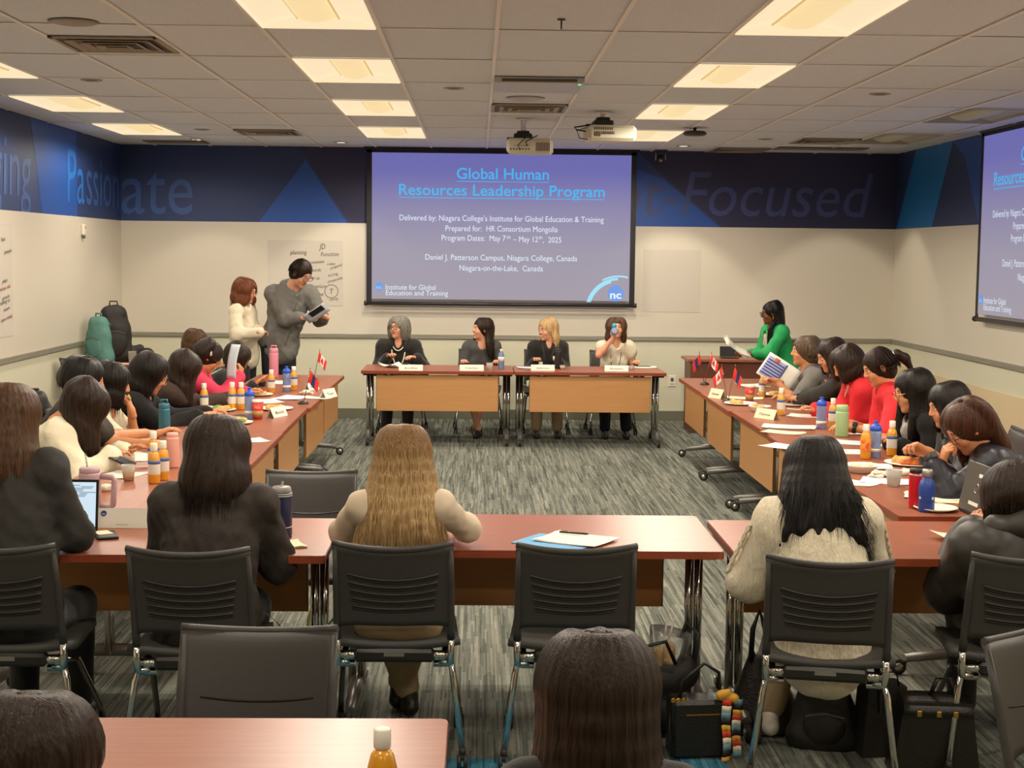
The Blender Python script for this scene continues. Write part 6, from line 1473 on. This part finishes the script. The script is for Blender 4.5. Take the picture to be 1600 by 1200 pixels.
# box handbag with scarf
t = thing('box_handbag', 'black box handbag with gold zip and a patterned scarf', 'bag', (.86, 5.42, 0), .10)
MB().box((0, 0, .115), (.24, .12, .225), bev=.015).build('body', LEATH, t); MB().box((.0, -.0605, .175), (.135, .003, .005)).build('gold_zip', GOLD, t)
MB().tube([(-.09, -.03, .22), (-.08, -.04, .30), (.0, -.05, .37), (.06, -.04, .33), (.07, -.03, .22)], .007, 8).build('handle', LEATH, t)
MB().tube([(-.12, -.02, .20), (-.13, -.05, .12), (-.125, -.065, .02)], .007, 6, flat=.4).build('side_strap', LEATH, t)
for x in (-.115, -.095, -.075): MB().lathe([(.008, -.004), (.011, 0), (.008, .004)], c=(x, -.045, .228), n=10, R=RX(PI/2)).build('gold_ring', GOLD, t)
SCM = [mat('scarf_red', 'd0402c', .7), mat('scarf_blue', '6c98a8', .7), mat('scarf_yellow', 'e0a838', .7), mat('scarf_white', 'e8dcc4', .7), mat('scarf_black', '1c1a1c', .7)]
for s, (dx, ln_) in enumerate(((.085, .27), (.125, .22))):
    n_ = 11
    for q in range(n_):
        def sc_(a, b, q=q): z = .235-(q+b)*ln_/n_; return (dx+(a-.5)*.034+.004*math.sin(z*30+s), -.072-.006*math.sin(a*5+z*20), z)
        MB().sheet(sc_, 3, 2, .003).build('scarf_piece', SCM[(q*3+s) % 5], t)
S = Sdf(.006, .01); S.cap((.07, -.05, .24), (.12, -.06, .235), .018); S.cap((.06, -.06, .25), (.09, -.06, .26), .014); Geo().add(*S.mesh(disp=lambda X, Y, Z: .003*noise3(X, Y, Z, 90, 1))).build('scarf_knot', SCM[2], t)
# upright pointed tote
t = thing('tall_tote_bag', 'tall soft black tote with one long loop handle by the table leg', 'bag', (1.17, 5.70, 0), .0)
def tt(a, b):
    w_ = .19*(1-b)+.035*b; ang = 2*PI*a; return (-.03*b+w_*math.cos(ang)*(.95+.05*math.sin(3*ang)), .085*(1-.7*b)*math.sin(ang), .012+.31*b+.02*math.cos(2*ang)*b)
MB().sheet(tt, 28, 12, 0).build('body', LEATH, t); MB().box((0, 0, .008), (.34, .14, .014), bev=.005).build('bag_base', LEATH, t)
MB().tube([(-.07, -.02, .29), (-.065, -.02, .42), (-.04, -.02, .495), (-.015, -.02, .42), (-.005, -.02, .29)], .011, 8).build('handle', LEATH, t)
bag('slouchy_bag', 'slouchy dark nylon bag at the foot of the cream sweater chair', (1.36, 5.52, 0), -.2, (.24, .16, .30), NYLON, straps=False)
t = thing('leather_handbag', 'black leather handbag with gold clasps between the two right chairs', 'bag', (1.70, 5.24, 0), -.10)
MB().prism([(-.16, 0), (.16, 0), (.12, .28), (-.12, .28)], .15, T=frame((0, .075, .004), (1, 0, 0), (0, 0, 1))).build('body', LEATH, t)
MB().sheet(lambda a, b: (-.125+.25*a, .0-.085*math.sin(b*1.57)*1.0, .284-.05*b*b+.004), 6, 5, .006).build('flap', LEATH, t)
for x in (-.07, 0, .06): MB().box((x, -.088, .245), (.018, .006, .022), bev=.002).build('gold_clasp', GOLD, t)
MB().tube([(-.02, 0, .28), (.0, -.03, .36), (.05, -.03, .37), (.08, 0, .28)], .009, 8).build('handle', LEATH, t)
t = thing('rigid_shopping_bag', 'black upright shopping bag left of the leather handbag', 'bag', (1.56, 5.45, 0), .1)
MB().prism([(-.09, 0), (.10, 0), (.08, .27), (-.07, .27)], .12, T=frame((0, .06, .003), (1, 0, 0), (0, 0, 1))).build('body', NYLON, t)
MB().tube([(-.05, -.05, .27), (-.04, -.05, .33), (.04, -.05, .33), (.05, -.05, .27)], .004, 6).build('handle', LEATH, t)
# green leafy sprig by the second chair
t = thing('potted_sprig', 'bunch of long yellow-green leaves standing beside the brown-blazer chair', 'plant', (-.665, 5.62, 0))
MB().lathe([(.05, .002), (.065, .12), (.068, .13), (.055, .13)], n=16).build('pot', NYLON, t)
R_ = random.Random(4)
for q in range(9):
    a = R_.uniform(0, 6.3); ln_ = R_.uniform(.42, .58); o = Vector((math.cos(a), math.sin(a)*.6, 0)); sp_ = R_.uniform(.05, .22)
    MB().sheet(lambda x, y: Vector((0, 0, .12))+o*(sp_*y*y*1.3)+Vector((0, 0, ln_*y-.12*y**3))+Vector((-o.y, o.x, 0))*(x-.5)*.034*math.sin(PI*min(y*.9+.08, 1)), 3, 8, .0012).build('leaf', mat('yellow_green_leaf', 'a8a04e', .6), t)
